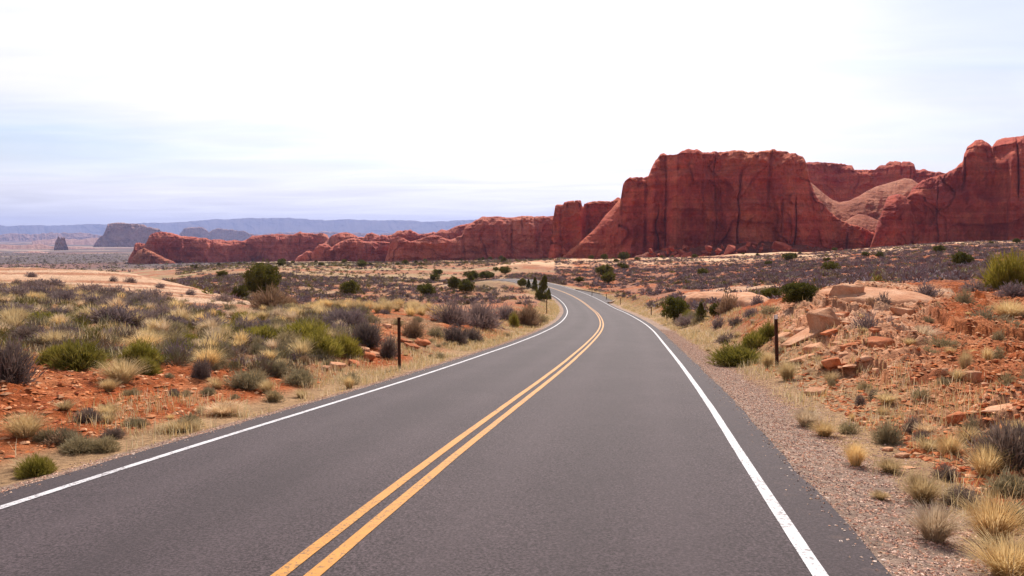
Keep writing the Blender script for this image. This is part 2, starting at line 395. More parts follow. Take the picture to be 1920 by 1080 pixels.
# ------------------------------------------------------------------ ground sheet
def ground_colour(x, y, z):
    d = np.hypot(x, y); u = 960 + FPX * x / np.maximum(y, .1)
    off, rz, st = road_near(x, y); ao = np.abs(off)
    n1 = fbm(x / 3.5, y / 3.5, 4, 31); nb = fbm(x / 28, y / 28, 4, 37); nf = fbm(x / 1.1, y / 1.1, 3, 43)
    red = np.array((0.37, 0.092, 0.026)); red2 = np.array((0.25, 0.058, 0.02)); tan = np.array((0.40, 0.255, 0.14)); pale = np.array((0.60, 0.37, 0.235))
    c = np.zeros((len(x), 3)) + red
    def lay(col, w):
        nonlocal c
        w = np.clip(w, 0, 1)[:, None]; c = c * (1 - w) + np.asarray(col) * w
    lay(red2, sstep(-.1, .5, n1))
    lay((0.54, 0.20, 0.085), sstep(.05, .5, nf) * 0.6)
    # litter under the left brush
    lay((0.30, 0.18, 0.095), (u < 1000) * sstep(16, 24, d) * sstep(-.35, .25, n1) * 0.8)
    lay((0.30, 0.15, 0.10), (u > 1000) * sstep(40, 70, d) * sstep(-.5, .2, n1) * 0.7)
    # valley floor between the bank and the cliffs
    far = sstep(60, 110, d)
    lay((0.34, 0.165, 0.105), far * 0.5 * (u < 1050))
    lay((0.47, 0.32, 0.20), far * sstep(0.05, .5, nb + .35 * n1) * 0.5 * (u < 1050))
    lay((0.33, 0.30, 0.16), far * (u < 1050) * sstep(130, 300, d) * sstep(-.15, .35, fbm(x / 60, y / 25, 3, 71)) * 0.6)
    # bright dry strip along the crest in front of the cliffs
    strip = (u > 930) * sstep(225, 290, d) * (1 - sstep(420, 470, d)) * sstep(-.45, .1, n1 * .6 + fbm(x / 12, y / 40, 3, 73))
    lay((0.66, 0.41, 0.25), strip * 0.95)
    # open country far away
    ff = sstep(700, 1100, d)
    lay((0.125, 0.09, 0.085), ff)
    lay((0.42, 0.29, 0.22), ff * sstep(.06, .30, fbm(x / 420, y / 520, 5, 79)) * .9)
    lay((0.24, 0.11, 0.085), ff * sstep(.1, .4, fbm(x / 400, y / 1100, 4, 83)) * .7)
    lay((0.54, 0.36, 0.25), (u > 455) * (u < 575) * sstep(800, 900, d) * (1 - sstep(1280, 1350, d)))
    # pale slickrock
    for k in ('slick_left', 'slick_mound', 'slick_flat'):
        m = zone(k, x, y).astype(float)
        band = fbm(x / 30, (y + z * 9) / 2.2, 3, 89)
        lay(np.array((0.55, 0.335, 0.215)), m * 0.95)
        lay((0.36, 0.15, 0.08), m * sstep(.06, .26, band + .25 * n1) * 0.9)
        lay((0.62, 0.42, 0.29), m * sstep(.1, .5, -band) * 0.6)
    # right cut bank: paler where rocky
    rm = (u > 1400) * (off > 6) * (d < 45) * 1.0
    lay((0.56, 0.25, 0.125), rm * sstep(-.1, .4, fbm(x / 1.8, y / 1.8, 3, 97)) * (1 - sstep(1700, 1900, u) * .6) * .8)
    bk = bank_mask(x, y) * (off > 6)
    lay((0.62, 0.30, 0.17), bk * .9); lay((0.68, 0.40, 0.26), bk * sstep(.0, .4, fbm(x / 1.4, y / .7, 3, 98)) * .7); lay((0.44, 0.15, 0.06), bk * sstep(.1, .4, fbm(x / .9, y / .5, 3, 99)) * .6)
    # verge of dry soil, then gravel shoulder
    vw = np.where(off > 0, 1.9 + 0.9 * n1, .5 + .5 * n1)
    lay(tan, (1 - sstep(5.0 + vw * .5, 5.6 + vw, ao)) * 0.9 * (d < 190))
    gw = np.where(off > 0, 4.75, 4.35) + 0.2 * nf
    lay((0.36, 0.245, 0.19), (1 - sstep(gw, gw + .3, ao)) * (d < 190))
    return c
def build_ground():
    th = np.concatenate([np.linspace(-math.pi, -0.66, 60)[:-1], np.linspace(-0.66, 0.66, 1000), np.linspace(0.66, math.pi, 60)[1:]])
    r = np.concatenate([np.linspace(0.3, 2.9, 8), np.exp(np.linspace(math.log(3.1), math.log(70), 680)), np.exp(np.linspace(math.log(70), math.log(600), 220))[1:], np.exp(np.linspace(math.log(600), math.log(30000), 110))[1:]])
    T, Rr = np.meshgrid(th, r, indexing='ij')
    x = (Rr * np.sin(T)).ravel(); y = (Rr * np.cos(T)).ravel()
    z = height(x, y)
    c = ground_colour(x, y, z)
    a, b = len(th), len(r)
    i, j = np.meshgrid(np.arange(a - 1), np.arange(b - 1), indexing='ij')
    q = (i * b + j).ravel()
    f = np.stack([q, q + 1, q + b + 1, q + b], 1)[:, ::-1]
    f = f[:, ::-1] if False else f
    m = NT('desert_ground', 0.95, 0.1)
    p = m.pos()
    fine = m.noise(p, 9.0, 6, 0.65)
    mid = m.noise(p, 1.4, 5, 0.6)
    col = m.mix(1.0, m.attr(), m.ramp(fine, [(0.28, g3(0.5)), (0.5, g3(1.0)), (0.72, g3(1.35))]), 'MULTIPLY')
    col = m.mix(1.0, col, m.ramp(mid, [(0.3, g3(0.78)), (0.7, g3(1.16))]), 'MULTIPLY')
    m.color(col)
    bp = m.bump(m.noise(p, 5.0, 8, 0.7), 1.0, 0.16)
    m.normal(m.bump(m.vor(p, 11.0), 0.5, 0.03, bp))
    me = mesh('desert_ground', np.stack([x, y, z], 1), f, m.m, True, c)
    o = put('ground', me)
    tag(o, kind='structure')
build_ground()

# ------------------------------------------------------------------ road, markings, turnout
def strip(name, o0, o1, lift, mat, s0=0, s1=NS, edge_noise=0.0, kind='structure', wear=1):
    k = np.arange(s0, s1, wear); n = len(k); m = max(2, int(round(abs(o1 - o0) / 0.5)) + 1)
    offs = np.linspace(o0, o1, m)
    vs = []; uvs = []
    for q, of in enumerate(offs):
        o = np.full(n, of)
        if edge_noise and q in (0, m - 1): o = o + edge_noise * fbm(SS[k] / 0.55, np.full(n, of * 7.0), 4, 3)
        vs.append(np.stack([RX[k] + o * np.cos(RH[k]), RY[k] - o * np.sin(RH[k]), RZ[k] + o * RB[k] + lift - 0.012 * np.maximum(np.abs(o) - 3.5, 0)], 1))
    v = np.stack(vs, 1).reshape(-1, 3)
    i, j = np.meshgrid(np.arange(n - 1), np.arange(m - 1), indexing='ij'); q = (i * m + j).ravel()
    f = np.stack([q, q + 1, q + m + 1, q + m], 1)
    lat = np.tile(offs, n); lon = np.repeat(SS[k], m)
    me = mesh(name, v, f, mat, True, np.stack([lat / 10 + .5, lon / 200, 0 * lat], 1))
    o = put(name, me); tag(o, kind=kind); return o
# finer stations near the camera are unnecessary: 0.4 m pieces
ma = NT('asphalt', 0.80, 0.32)
ma.b.inputs['Specular Tint'].default_value = (1.0, 0.78, 0.83, 1)
p = ma.pos()
spx = ma.new('ShaderNodeSeparateColor'); ma.l.new(ma.attr(), spx.inputs[0])
lat = ma.math('MULTIPLY_ADD', spx.outputs[0], 10.0, -5.0)
base = ma.ramp(ma.noise(p, 0.35, 4, 0.6), [(0.3, (0.030, 0.021, 0.0235)), (0.7, (0.042, 0.030, 0.033))])
agg = ma.noise(p, 42.0, 4, 0.8)
base = ma.mix(1.0, base, ma.ramp(agg, [(0.38, g3(0.1)), (0.5, g3(1.0)), (0.62, g3(2.5))]), 'MULTIPLY')
spk = ma.vor(p, 24.0)
base = ma.mix(ma.math('LESS_THAN', spk, 0.15), base, (0.022, 0.016, 0.018))
blot = ma.noise(ma.pos((1, 0.25, 1)), 1.3, 5, 0.65)
base = ma.mix(1.0, base, ma.ramp(blot, [(0.3, g3(0.86)), (0.6, g3(1.05))]), 'MULTIPLY')
def band(c0, w):
    d = ma.math('ABSOLUTE', ma.math('SUBTRACT', lat, c0)); return ma.math('SUBTRACT', 1.0, ma.math('DIVIDE', d, w), clamp=True)
dark = ma.math('MULTIPLY', band(-1.55, 0.75), ma.ramp(ma.noise(ma.pos((1, .12, 1)), .8, 4, .6), [(0.3, g3(0.1)), (0.6, g3(0.75))]))
base = ma.mix(dark, base, (0.026, 0.019, 0.021))
dark2 = ma.math('MULTIPLY', band(1.75, 0.7), 0.30)
base = ma.mix(dark2, base, (0.03, 0.023, 0.025))
for c_ in (-2.5, -0.8, 0.85, 2.6):
    base = ma.mix(ma.math('MULTIPLY', band(c_, 0.45), 0.28), base, (0.062, 0.046, 0.05))
sh = ma.ramp(ma.math('ABSOLUTE', lat), [(0.0, g3(0)), (1.0, g3(1))])
edge = ma.math('GREATER_THAN', ma.math('ABSOLUTE', lat), 3.5)
base = ma.mix(ma.math('MULTIPLY', edge, 0.45), base, (0.028, 0.02, 0.022))
dust = ma.math('MULTIPLY', ma.math('GREATER_THAN', ma.math('ABSOLUTE', lat), 3.6), ma.ramp(ma.noise(p, 6, 5, .7), [(0.55, g3(0)), (0.8, g3(0.25))]))
base = ma.mix(dust, base, (0.22, 0.13, 0.09))
ma.color(base)
ma.normal(ma.bump(ma.noise(p, 45.0, 3, 0.75), 0.45, 0.01))
strip('road', -EDGE, EDGE, 0.0, ma.m, edge_noise=0.045)

def paint(name, c, worn, wornc):
    t = NT(name, 0.6, 0.3); p = t.pos()
    w = t.noise(p, 26.0, 5, 0.8); w2 = t.noise(p, 2.2, 3, 0.6)
    f = t.math('LESS_THAN', t.math('ADD', w, t.math('MULTIPLY', w2, 0.25)), worn)
    col = t.mix(1.0, c, t.ramp(t.noise(p, 8, 4, .6), [(0.3, g3(0.86)), (0.7, g3(1.06))]), 'MULTIPLY')
    t.color(t.mix(f, col, wornc)); t.normal(t.bump(t.noise(p, 60.0, 3, .7), .3, .008)); return t.m
mw = paint('white_paint', (0.56, 0.53, 0.55), 0.575, (0.20, 0.17, 0.175))
my = paint('yellow_paint', (0.50, 0.205, 0.022), 0.565, (0.20, 0.095, 0.025))
strip('road_marking', -HALF - .052, -HALF + .052, 0.005, mw, edge_noise=0.006)
strip('road_marking', HALF - .052, HALF + .052, 0.005, mw, edge_noise=0.006)
strip('road_marking', -0.168, -0.060, 0.005, my, edge_noise=0.006)
strip('road_marking', 0.060, 0.168, 0.005, my, edge_noise=0.006)
# paved turnout beside the far bend
ks = np.arange(318, 372, 2); w_ = np.sin(np.linspace(0, math.pi, len(ks))) ** 0.8 * 2.6
rows = []
for t in (0, 0.25, .5, .75, 1.0):
    o = EDGE - .1 + w_ * t
    rows.append(np.stack([RX[ks] + o * np.cos(RH[ks]), RY[ks] - o * np.sin(RH[ks]), RZ[ks] + o * RB[ks] - .006 + t * 0.03], 1))
v = np.stack(rows, 1).reshape(-1, 3); n, m_ = len(ks), 5
i, j = np.meshgrid(np.arange(n - 1), np.arange(m_ - 1), indexing='ij'); q = (i * m_ + j).ravel()
turn = put('road_turnout', mesh('road_turnout', v, np.stack([q, q + 1, q + m_ + 1, q + m_], 1), ma.m, True, np.tile((0.55, 0.5, 0), (len(v), 1))))
tag(turn, kind='structure')
out = rows[-1]; nrm = np.stack([np.cos(RH[ks]), -np.sin(RH[ks]), 0 * ks], 1)
kv = np.stack([out - nrm * .02, out - nrm * .02 + (0, 0, .13), out + nrm * .2 + (0, 0, .13), out + nrm * .2 - (0, 0, .1)], 1).reshape(-1, 3)
i, j = np.meshgrid(np.arange(n - 1), np.arange(3), indexing='ij'); q = (i * 4 + j).ravel()
mk = NT('kerb_concrete', 0.9); mk.color(mk.ramp(mk.noise(mk.pos(), 3, 4), [(0.3, (0.30, 0.19, 0.14)), (0.7, (0.42, 0.28, 0.2))]))
tag(put('kerb', mesh('kerb', kv, np.stack([q, q + 1, q + 5, q + 4], 1), mk.m)), kind='structure')
# ------------------------------------------------------------------ sandstone cliffs
def ray(u, v):
    c, s = math.cos(PITCH), math.sin(PITCH)
    du = (540 - np.asarray(v, float)) / FPX
    wy, wz = c + du * s, -s + du * c
    return (np.asarray(u, float) - 960) / FPX / wy, wz / wy          # x/y and z/y
def sandstone(name, dark, mid, light, streak=1.0):
    m = NT(name, 0.92, 0.12)
    p = m.pos()
    big = m.noise(p, 0.016, 5, 0.55, 0.4)
    col = m.ramp(big, [(0.38, dark), (0.5, mid), (0.64, light)])
    pt = m.noise(m.pos((1, 1, .7)), 0.055, 5, 0.6, 0.8)
    col = m.mix(m.ramp(pt, [(0.46, g3(0)), (0.62, g3(0.6 * min(1, streak * 2)))]), col, light)
    col = m.mix(m.ramp(pt, [(0.34, g3(0.32 * min(1, streak * 2))), (0.46, g3(0))]), col, tuple(.7 * c for c in dark))
    st = m.noise(m.pos((0.13, 0.13, 0.012)), 1.0, 6, 0.62, 0.3)
    col = m.mix(m.ramp(st, [(0.50, g3(0)), (0.66, g3(0.75 * streak))]), col, tuple(0.55 * c for c in dark))
    st2 = m.noise(m.pos((0.30, 0.30, 0.02)), 1.0, 5, 0.6)
    col = m.mix(m.ramp(st2, [(0.58, g3(0)), (0.74, g3(0.45 * streak))]), col, light)
    bed = m.noise(m.pos((0.006, 0.006, 0.30)), 1.0, 5, 0.65)
    col = m.mix(1.0, col, m.ramp(bed, [(0.3, g3(0.78)), (0.7, g3(1.18))]), 'MULTIPLY')
    col = m.mix(1.0, col, m.ramp(m.noise(p, 0.5, 5, 0.7), [(0.3, g3(0.75)), (0.7, g3(1.22))]), 'MULTIPLY')
    m.color(col)
    b = m.bump(m.noise(m.pos((1, 1, 1.6)), 0.22, 8, 0.7), 0.9, 2.6)
    m.normal(m.bump(m.noise(m.pos((0.05, 0.05, 0.9)), 1.0, 4, 0.6), 0.7, 1.4, b))
    return m.m
def cliff(name, prof, dist, zb, mat, label, cat='cliff', batter=0.12, rim=0.10, thick=70, S=1.0, seed=0, feats=(), step=0.8, jag=0.8, caps=True, power=1.0, rows=130, kind=None, crack=1.0, lean=None):
    prof = np.array(prof, float)
    u = np.arange(prof[0, 0], prof[-1, 0] + .01, step); n = len(u)
    vt = np.interp(u, prof[:, 0], prof[:, 1])
    vt = vt + jag * fbm(u / 5, u * 0 + seed, 4, seed + 2) * 1.4 + jag * np.round(1.6 * n2(u / 8, u * 0, seed + 9)) * 0.9
    d = np.interp(u, *np.array(dist, float).T) if isinstance(dist, (list, tuple)) else np.full(n, float(dist))
    zb_ = np.interp(u, *np.array(zb, float).T) if isinstance(zb, (list, tuple)) else np.full(n, float(zb))
    a = (u - 960) / FPX * d
    xr, zr = ray(u, vt)
    H = np.maximum(zr * d - zb_, 1.0)
    T = np.linspace(0, 1, rows)
    A, TT_ = np.meshgrid(a, T, indexing='ij'); U = np.repeat(u[:, None], rows, 1)
    Zg = zb_[:, None] + H[:, None] * TT_
    V = 440 - Zg / d[:, None] * FPX
    big = fbm(A / (48 * S), Zg / (150 * S), 3, seed + 11) * 9 * S
    warp = fbm(A / (22 * S), Zg / (26 * S), 2, seed + 13)
    flute = fbm(A / (8 * S) + warp * .7, Zg / (60 * S), 4, seed + 17) * 2.6 * S
    cn = n2(A / (15 * S) + 0.35 * warp, Zg / (190 * S), seed + 19)
    cr = np.exp(-(cn / 0.04) ** 2) * sstep(.05, .4, n2(A / (30 * S), Zg / (45 * S), seed + 23)) * 4.5 * S * crack
    alc = np.abs(fbm(A / (26 * S), Zg / (20 * S), 3, seed + 29)) * 5.0 * S
    bed = fbm(A / (90 * S), Zg / (2.4 * S), 3, seed + 31) * 0.75 * S
    small = fbm(A / (2.6 * S), Zg / (3.0 * S), 4, seed + 37) * 0.9 * S * (1 + 1.5 * sstep(.85, .95, TT_))
    arch = np.abs(n2(A / (30 * S) + .4 * warp, Zg / (38 * S) + .2 * warp, seed + 53)); small = small + (np.exp(-(arch / .05) ** 2) * .45 + 3.5 * np.floor(arch * 3) / 3) * S * crack
    blk = np.round(2.2 * fbm(A / (34 * S) + .5 * warp, Zg / (44 * S), 2, seed + 47)) / 2.2 * 7 * S          # slabs that have fallen away
    D = big * 1.25 + flute * 1.25 + cr + alc * 2.0 + bed + small * 1.3 + blk * crack
    if caps:
        q = np.floor(Zg / (3.4 * S) + 0.4 * warp)
        D = D + (_h(q.astype(np.int64), q.astype(np.int64) * 0 + seed) * 1.4 * S) * sstep(0.80, 0.9, TT_)
    for f in feats:                                        # (column, half width, depth, top row, bottom row)
        g = np.exp(-((U + 2.5 * warp - f[0]) / f[1]) ** 2) * sstep(f[3] - 6, f[3] + 6, V) * (1 - sstep(f[4] - 8, f[4] + 8, V))
        D = D + f[2] * g * .75
    back = batter * H[:, None] * TT_ ** power
    t0 = 1 - rim
    rr = np.clip((TT_ - t0) / rim, 0, 1)
    back = back + (1 - np.sqrt(np.maximum(1 - rr ** 2, 0))) * rim * H[:, None] * 1.3
    Y = d[:, None] + D + back
    # raise each column so that its crest stands on its own sight line
    ztop = zr * Y[:, -1]
    Zg = zb_[:, None] + (ztop - zb_)[:, None] * TT_
    X = xr[:, None] * Y
    # the plateau behind the rim and the back face
    ex = []
    for k, (dy, dz) in enumerate(((.04, -.004), (.15, -.012), (.4, -.03), (1.0, -.06), (1.25, -.5), (1.4, -1.0))):
        yy = Y[:, -1] + thick * dy + 2 * S * fbm(a / 9, a * 0 + k, 2, seed + 41)
        zz_ = ztop + (ztop - zb_) * dz + (0.6 * S * fbm(a / 6, a * 0 + k * 3.3, 3, seed + 43) - .5 * S) * (k < 4)
        ex.append(np.stack([X[:, -1] + xr * (yy - Y[:, -1]), yy, zz_], 1))
    P = np.concatenate([np.stack([X, Y, Zg], 2)] + [e[:, None] for e in ex], 1)
    # close both ends by swinging the last columns backwards
    def end(col, sgn, k):
        e = col.copy(); e[:, 1] += thick * k; e[:, 0] += sgn * thick * 0.10 * k + col[:, 0] / np.maximum(col[:, 1], 1) * thick * k * 0.9
        e[:, 2] = col[:, 2] - (col[:, 2] - col[:, 2].min()) * (0.04 + 0.05 * k); return e
    P = np.concatenate([end(P[0], 1, .9)[None], end(P[0], 1, .4)[None], P, end(P[-1], -1, .4)[None], end(P[-1], -1, .9)[None]], 0)
    na, nb = P.shape[:2]
    i, j = np.meshgrid(np.arange(na - 1), np.arange(nb - 1), indexing='ij'); q = (i * nb + j).ravel()
    f = np.stack([q, q + nb, q + nb + 1, q + 1], 1)
    o = put(name, mesh(name, P.reshape(-1, 3), f, mat, True))
    if kind: tag(o, label, kind=kind)
    else: tag(o, label, cat)
    return o
rockm = sandstone('red_sandstone', (0.38, 0.060, 0.042), (0.53, 0.098, 0.058), (0.63, 0.175, 0.085), .4)
rockv = sandstone('haze_tinted_sandstone', (0.28, 0.14, 0.12), (0.36, 0.19, 0.155), (0.44, 0.26, 0.21), .4)  # paler, greyer rock tones: extra distance haze mixed into the colour
rockp = sandstone('smooth_slickrock', (0.31, 0.088, 0.048), (0.40, 0.135, 0.075), (0.50, 0.205, 0.12), .35)  # tones lowered so the bowl slope looks partly shaded
rockr = sandstone('ramp_sandstone', (0.27, 0.060, 0.034), (0.36, 0.095, 0.05), (0.48, 0.18, 0.10), 0.6)
rockf = sandstone('far_sandstone', (0.36, 0.075, 0.055), (0.50, 0.12, 0.08), (0.60, 0.20, 0.13), 0.5)

cliff('sandstone_cliff', [(1150,474),(1158,420),(1163,378),(1168,345),(1172,338),(1180,333),(1192,331),(1206,333),(1215,330),(1222,314),(1230,300),(1238,290),(1244,288),(1252,291),(1262,291),(1272,287),(1280,281),(1296,279),(1310,281),(1316,284),(1332,285),(1342,284),(1360,286),(1370,283),(1385,282),(1405,285),(1425,284),(1440,281),(1452,280),(1462,283),(1476,283),(1480,287),(1492,287),(1496,292),(1506,293),(1510,300),(1516,322),(1521,345),(1530,366),(1543,382),(1556,396),(1568,408),(1580,416),(1598,420),(1620,428),(1645,440),(1670,446),(1700,452)],
      [(1150,640),(1165,606),(1210,600),(1245,590),(1270,575),(1320,584),(1350,590),(1420,572),(1480,566),(1505,570),(1560,588),(1620,575),(1700,572)], -21, rockm,
      'broad flat-topped red sandstone cliff with stepped shoulder, tallest block above the road bend', seed=3, thick=110,
      feats=((1250,2.5,7,270,470),(1246,5,3,300,450),(1226,7,-5,330,480),(1212,3,4,340,470),(1318,3,3,285,420),(1335,14,7,303,330),(1296,22,-5,270,400),(1270,16,-4,270,480),(1185,9,-4,330,480),(1445,3,4,290,400),(1470,2,4,380,440),(1333,11,4,424,428),(1505,12,5,340,400),(1400,26,-6,380,480),(1588,2,6,440,480),(1360,12,4,350,460)))
cliff('sandstone_fin', [(1028,484),(1033,448),(1037,410),(1041,386),(1045,384),(1056,384),(1058,379),(1070,376),(1076,375),(1077,377),(1079,374),(1089,375),(1091,384),(1093,388),(1096,381),(1101,379),(1120,377),(1145,378),(1152,374),(1158,371),(1165,372),(1180,372)],
      [(1028,690),(1040,668),(1090,664),(1100,690),(1180,705)], -22, rockm, 'narrow red rock tower with a notched top standing beside the tall cliff', seed=21, S=.8, thick=60,
      feats=((1053,2,3,390,480),(1092,2.5,6,370,440),(1098,8,8,380,440)))
cliff('sandstone_ridge', [(1056,480),(1070,468),(1090,452),(1108,436),(1120,424),(1128,412),(1136,402),(1146,393),(1156,380),(1164,372),(1176,368),(1190,380)],
      [(1056,652),(1120,640),(1190,622)], -22, rockm, 'slanting red rock ridge with a sunlit edge sloping down from the tall cliff', seed=33, S=.6, rim=.5, jag=.4, caps=False, thick=40, crack=.4)
cliff('sandstone_wall', [(1490,300),(1505,300),(1512,304),(1540,304),(1580,307),(1598,311),(1602,318),(1640,319),(1648,311),(1660,308),(1668,303),(1678,302),(1688,303),(1690,305),(1694,302),(1706,303),(1714,308),(1717,318),(1735,318),(1742,321),(1762,322),(1790,330),(1840,330)],
      [(1490,860),(1560,880),(1650,850),(1700,820),(1840,800)], -10, rockm, 'banded red rock wall at the back of the bowl between the two big cliffs', seed=41, S=1.0, thick=90, crack=.6,
      feats=((1575,20,6,322,334),(1690,2,4,300,330),(1664,2,3,310,330)))
cliff('slickrock_ramp', [(1500,330),(1515,338),(1530,350),(1545,363),(1560,374),(1574,379),(1592,376),(1610,368),(1626,358),(1642,350),(1660,345),(1680,339),(1696,334),(1710,336),(1725,346),(1745,362),(1775,380),(1800,390)],
      [(1500,615),(1560,650),(1620,640),(1700,640),(1800,640)], 6, rockp, 'smooth pale orange slickrock slope lit by the sun inside the bowl of the cliffs', seed=47, S=.45, batter=1.3, rim=.4, caps=False, crack=0, jag=.12, power=1.2, thick=40)
cliff('slickrock_dome', [(1560,424),(1574,418),(1588,413),(1600,405),(1608,401),(1618,402),(1628,405),(1645,412),(1665,420)],
      [(1560,600),(1665,598)], -8, rockp, 'small sunlit orange slickrock dome low in the bowl of the cliffs', seed=53, S=.2, batter=1.3, rim=.5, caps=False, crack=.1, jag=.2, thick=20, rows=70)
cliff('sandstone_cliff', [(1675,474),(1683,430),(1692,385),(1700,372),(1712,352),(1730,338),(1748,332),(1770,326),(1785,319),(1797,310),(1805,303),(1808,288),(1813,276),(1822,268),(1828,264),(1842,263),(1850,266),(1856,271),(1860,274),(1868,264),(1878,259),(1890,259),(1905,257),(1922,255),(1960,250),(2010,262),(2080,258),(2160,270),(2240,300)],
      [(1675,560),(1720,552),(1800,560),(1870,556),(1900,540),(1960,535),(2080,520),(2240,520)], -16, rockm,
      'high red cliff with a round knob on its skyline, cut by the frame', seed=59, S=1.0, rim=.24, thick=100,
      feats=((1808,3,-5,300,330),(1892,4,5,310,470),(1899,8,-6,296,460),(1858,3,9,268,285),(1880,10,3,330,350),(1832,30,-6,263,300)))
cliff('sandstone_buttress', [(1628,474),(1637,446),(1645,420),(1652,402),(1658,384),(1664,370),(1674,365),(1688,364),(1700,369),(1712,384),(1722,420),(1730,474)],
      [(1628,566),(1680,545),(1730,560)], -16, rockm, 'rounded red rock buttress leaning against the foot of the right-hand cliff', seed=67, S=.45, rim=.35, caps=False, thick=25, jag=.3)
cliff('sandstone_wall', [(722,492),(727,475),(731,452),(735,446),(746,444),(757,446),(764,451),(769,453),(780,450),(795,445),(808,441),(822,442),(835,447),(845,450),(856,445),(866,441),(871,428),(882,419),(895,411),(904,406),(918,406),(935,405),(950,408),(965,407),(985,404),(1000,406),(1020,405),(1045,405),(1060,410)],
      [(722,800),(745,780),(840,790),(900,805),(1060,760)], -32, rockf, 'long low red cliff with domed tops ending beside the rock tower', seed=71, S=.8, thick=90, rim=.22, jag=.5,
      feats=((870,3,6,425,490),(805,14,-5,440,480),(960,3,4,410,480),(1010,5,4,410,480)))
cliff('sandstone_wall', [(800,448),(815,438),(828,430),(838,432),(855,424),(866,421),(880,419),(900,415),(915,420)], [(800,1000),(915,980)], -36, rockf,
      'red rock hump peeking over the long low cliff with domed tops', seed=73, S=.8, rim=.4, jag=.4, rows=70, step=.6)
cliff('sandstone_wall', [(690,458),(700,446),(712,442),(735,440),(745,433),(760,431),(768,430),(776,434),(784,439),(800,438),(812,435),(826,440),(850,446)], [(690,1080),(850,1040)], -38, rockf,
      'dark red rock ledge with a dipping crest behind the domed cliff', seed=79, S=.8, rim=.25, rows=70, step=.6)
cliff('sandstone_wall', [(550,498),(554,490),(559,482),(566,478),(574,471),(580,470),(586,472),(590,466),(598,458),(608,457),(616,459),(622,464),(630,458),(640,452),(652,448),(664,446),(674,448),(682,452),(700,453),(720,453),(740,455),(760,462)],
      [(550,930),(600,900),(680,900),(760,930)], -36, rockf, 'red rock fin with two rounded humps in front of the distant walls', seed=83, S=.7, rim=.3, jag=.35, thick=60, step=.6, feats=((624,3,7,455,490),(583,3,5,465,490)))
cliff('sandstone_wall', [(600,462),(612,452),(622,442),(634,437),(650,436),(662,439),(672,444),(682,444),(688,438),(697,436),(708,440),(718,446),(735,442),(760,444)], [(600,1120),(760,1080)], -40, rockf,
      'saddle-backed red rock hump behind the fin with two rounded humps', seed=87, S=.8, rim=.35, jag=.4, rows=70, step=.6)
cliff('sandstone_butte', [(239,502),(241,486),(246,476),(250,470),(252,458),(256,454),(264,456),(273,458),(276,452),(279,444),(284,438),(292,435),(305,434),(316,436),(328,438),(340,443),(350,443),(360,444),(372,446),(386,446),(395,450),(410,449),(425,451),(440,450),(455,452),(464,448),(474,442),(488,441),(505,440),(528,439),(548,440),(556,437),(561,434),(563,433),(567,437),(590,438),(606,437),(614,441),(620,452),(640,458)],
      [(239,1230),(252,1200),(300,1215),(400,1250),(460,1290),(640,1300)], -52, rockf, 'long red butte with a humped left end rising from the hazy plain', 'butte', seed=91, S=1.0, rim=.25, jag=.5, thick=110, step=.6,
      feats=((340,4,-5,440,500),(462,5,12,440,480),(520,12,-6,445,490),(395,6,6,448,480)))
cliff('rock_spur', [(246,500),(250,482),(258,470),(270,465),(282,470),(295,477),(310,484),(325,490),(335,500)], [(246,1165),(290,1150),(335,1170)], -52, rockr, 'sunlit slanting spur at the humped end of the long butte', 'rock spur', seed=95, S=.6, rim=.4, batter=.5, jag=.3, rows=60, caps=False, thick=40, step=.6)
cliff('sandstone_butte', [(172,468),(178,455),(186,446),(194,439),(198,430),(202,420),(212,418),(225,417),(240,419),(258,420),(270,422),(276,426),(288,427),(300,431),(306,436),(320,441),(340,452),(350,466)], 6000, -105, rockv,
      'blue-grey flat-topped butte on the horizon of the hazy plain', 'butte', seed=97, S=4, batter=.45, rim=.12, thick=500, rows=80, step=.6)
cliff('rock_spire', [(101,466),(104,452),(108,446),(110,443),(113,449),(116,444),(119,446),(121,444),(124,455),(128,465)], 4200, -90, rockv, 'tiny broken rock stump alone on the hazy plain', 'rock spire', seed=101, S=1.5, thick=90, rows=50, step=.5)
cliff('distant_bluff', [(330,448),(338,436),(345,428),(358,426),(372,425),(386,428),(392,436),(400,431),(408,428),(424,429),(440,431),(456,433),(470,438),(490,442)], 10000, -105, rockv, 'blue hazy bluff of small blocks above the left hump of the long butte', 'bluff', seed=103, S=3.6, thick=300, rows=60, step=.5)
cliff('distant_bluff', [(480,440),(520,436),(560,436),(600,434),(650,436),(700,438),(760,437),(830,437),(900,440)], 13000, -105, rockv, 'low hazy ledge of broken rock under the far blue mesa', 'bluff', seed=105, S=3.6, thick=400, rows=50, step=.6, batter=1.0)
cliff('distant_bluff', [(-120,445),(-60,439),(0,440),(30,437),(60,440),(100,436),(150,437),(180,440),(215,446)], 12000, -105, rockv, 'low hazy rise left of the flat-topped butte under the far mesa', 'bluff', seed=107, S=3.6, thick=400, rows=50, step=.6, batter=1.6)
mesam = NT('far_mesa', .95, .1); mesam.color(mesam.ramp(mesam.noise(mesam.pos(), .002, 5, .6), [(.3, (.06, .05, .045)), (.7, (.13, .09, .075))]))
cliff('hills', [(-700,432),(-300,428),(-100,424),(0,422),(12,424),(60,422),(100,423),(150,421),(178,420),(195,421),(270,418),(330,417),(352,415),(380,413),(400,411),(430,411),(470,408),(500,409),(540,408),(580,411),(610,413),(655,411),(700,413),(760,413),(800,416),(850,414),(890,412),(950,410),(1000,414),(1100,412),(1300,410),(1700,412),(2300,410)], 24000, -115, mesam.m,
      None, seed=111, S=18, batter=2.2, thick=5000, rows=60, step=1.2, jag=.5, kind='structure', rim=.1, caps=False)

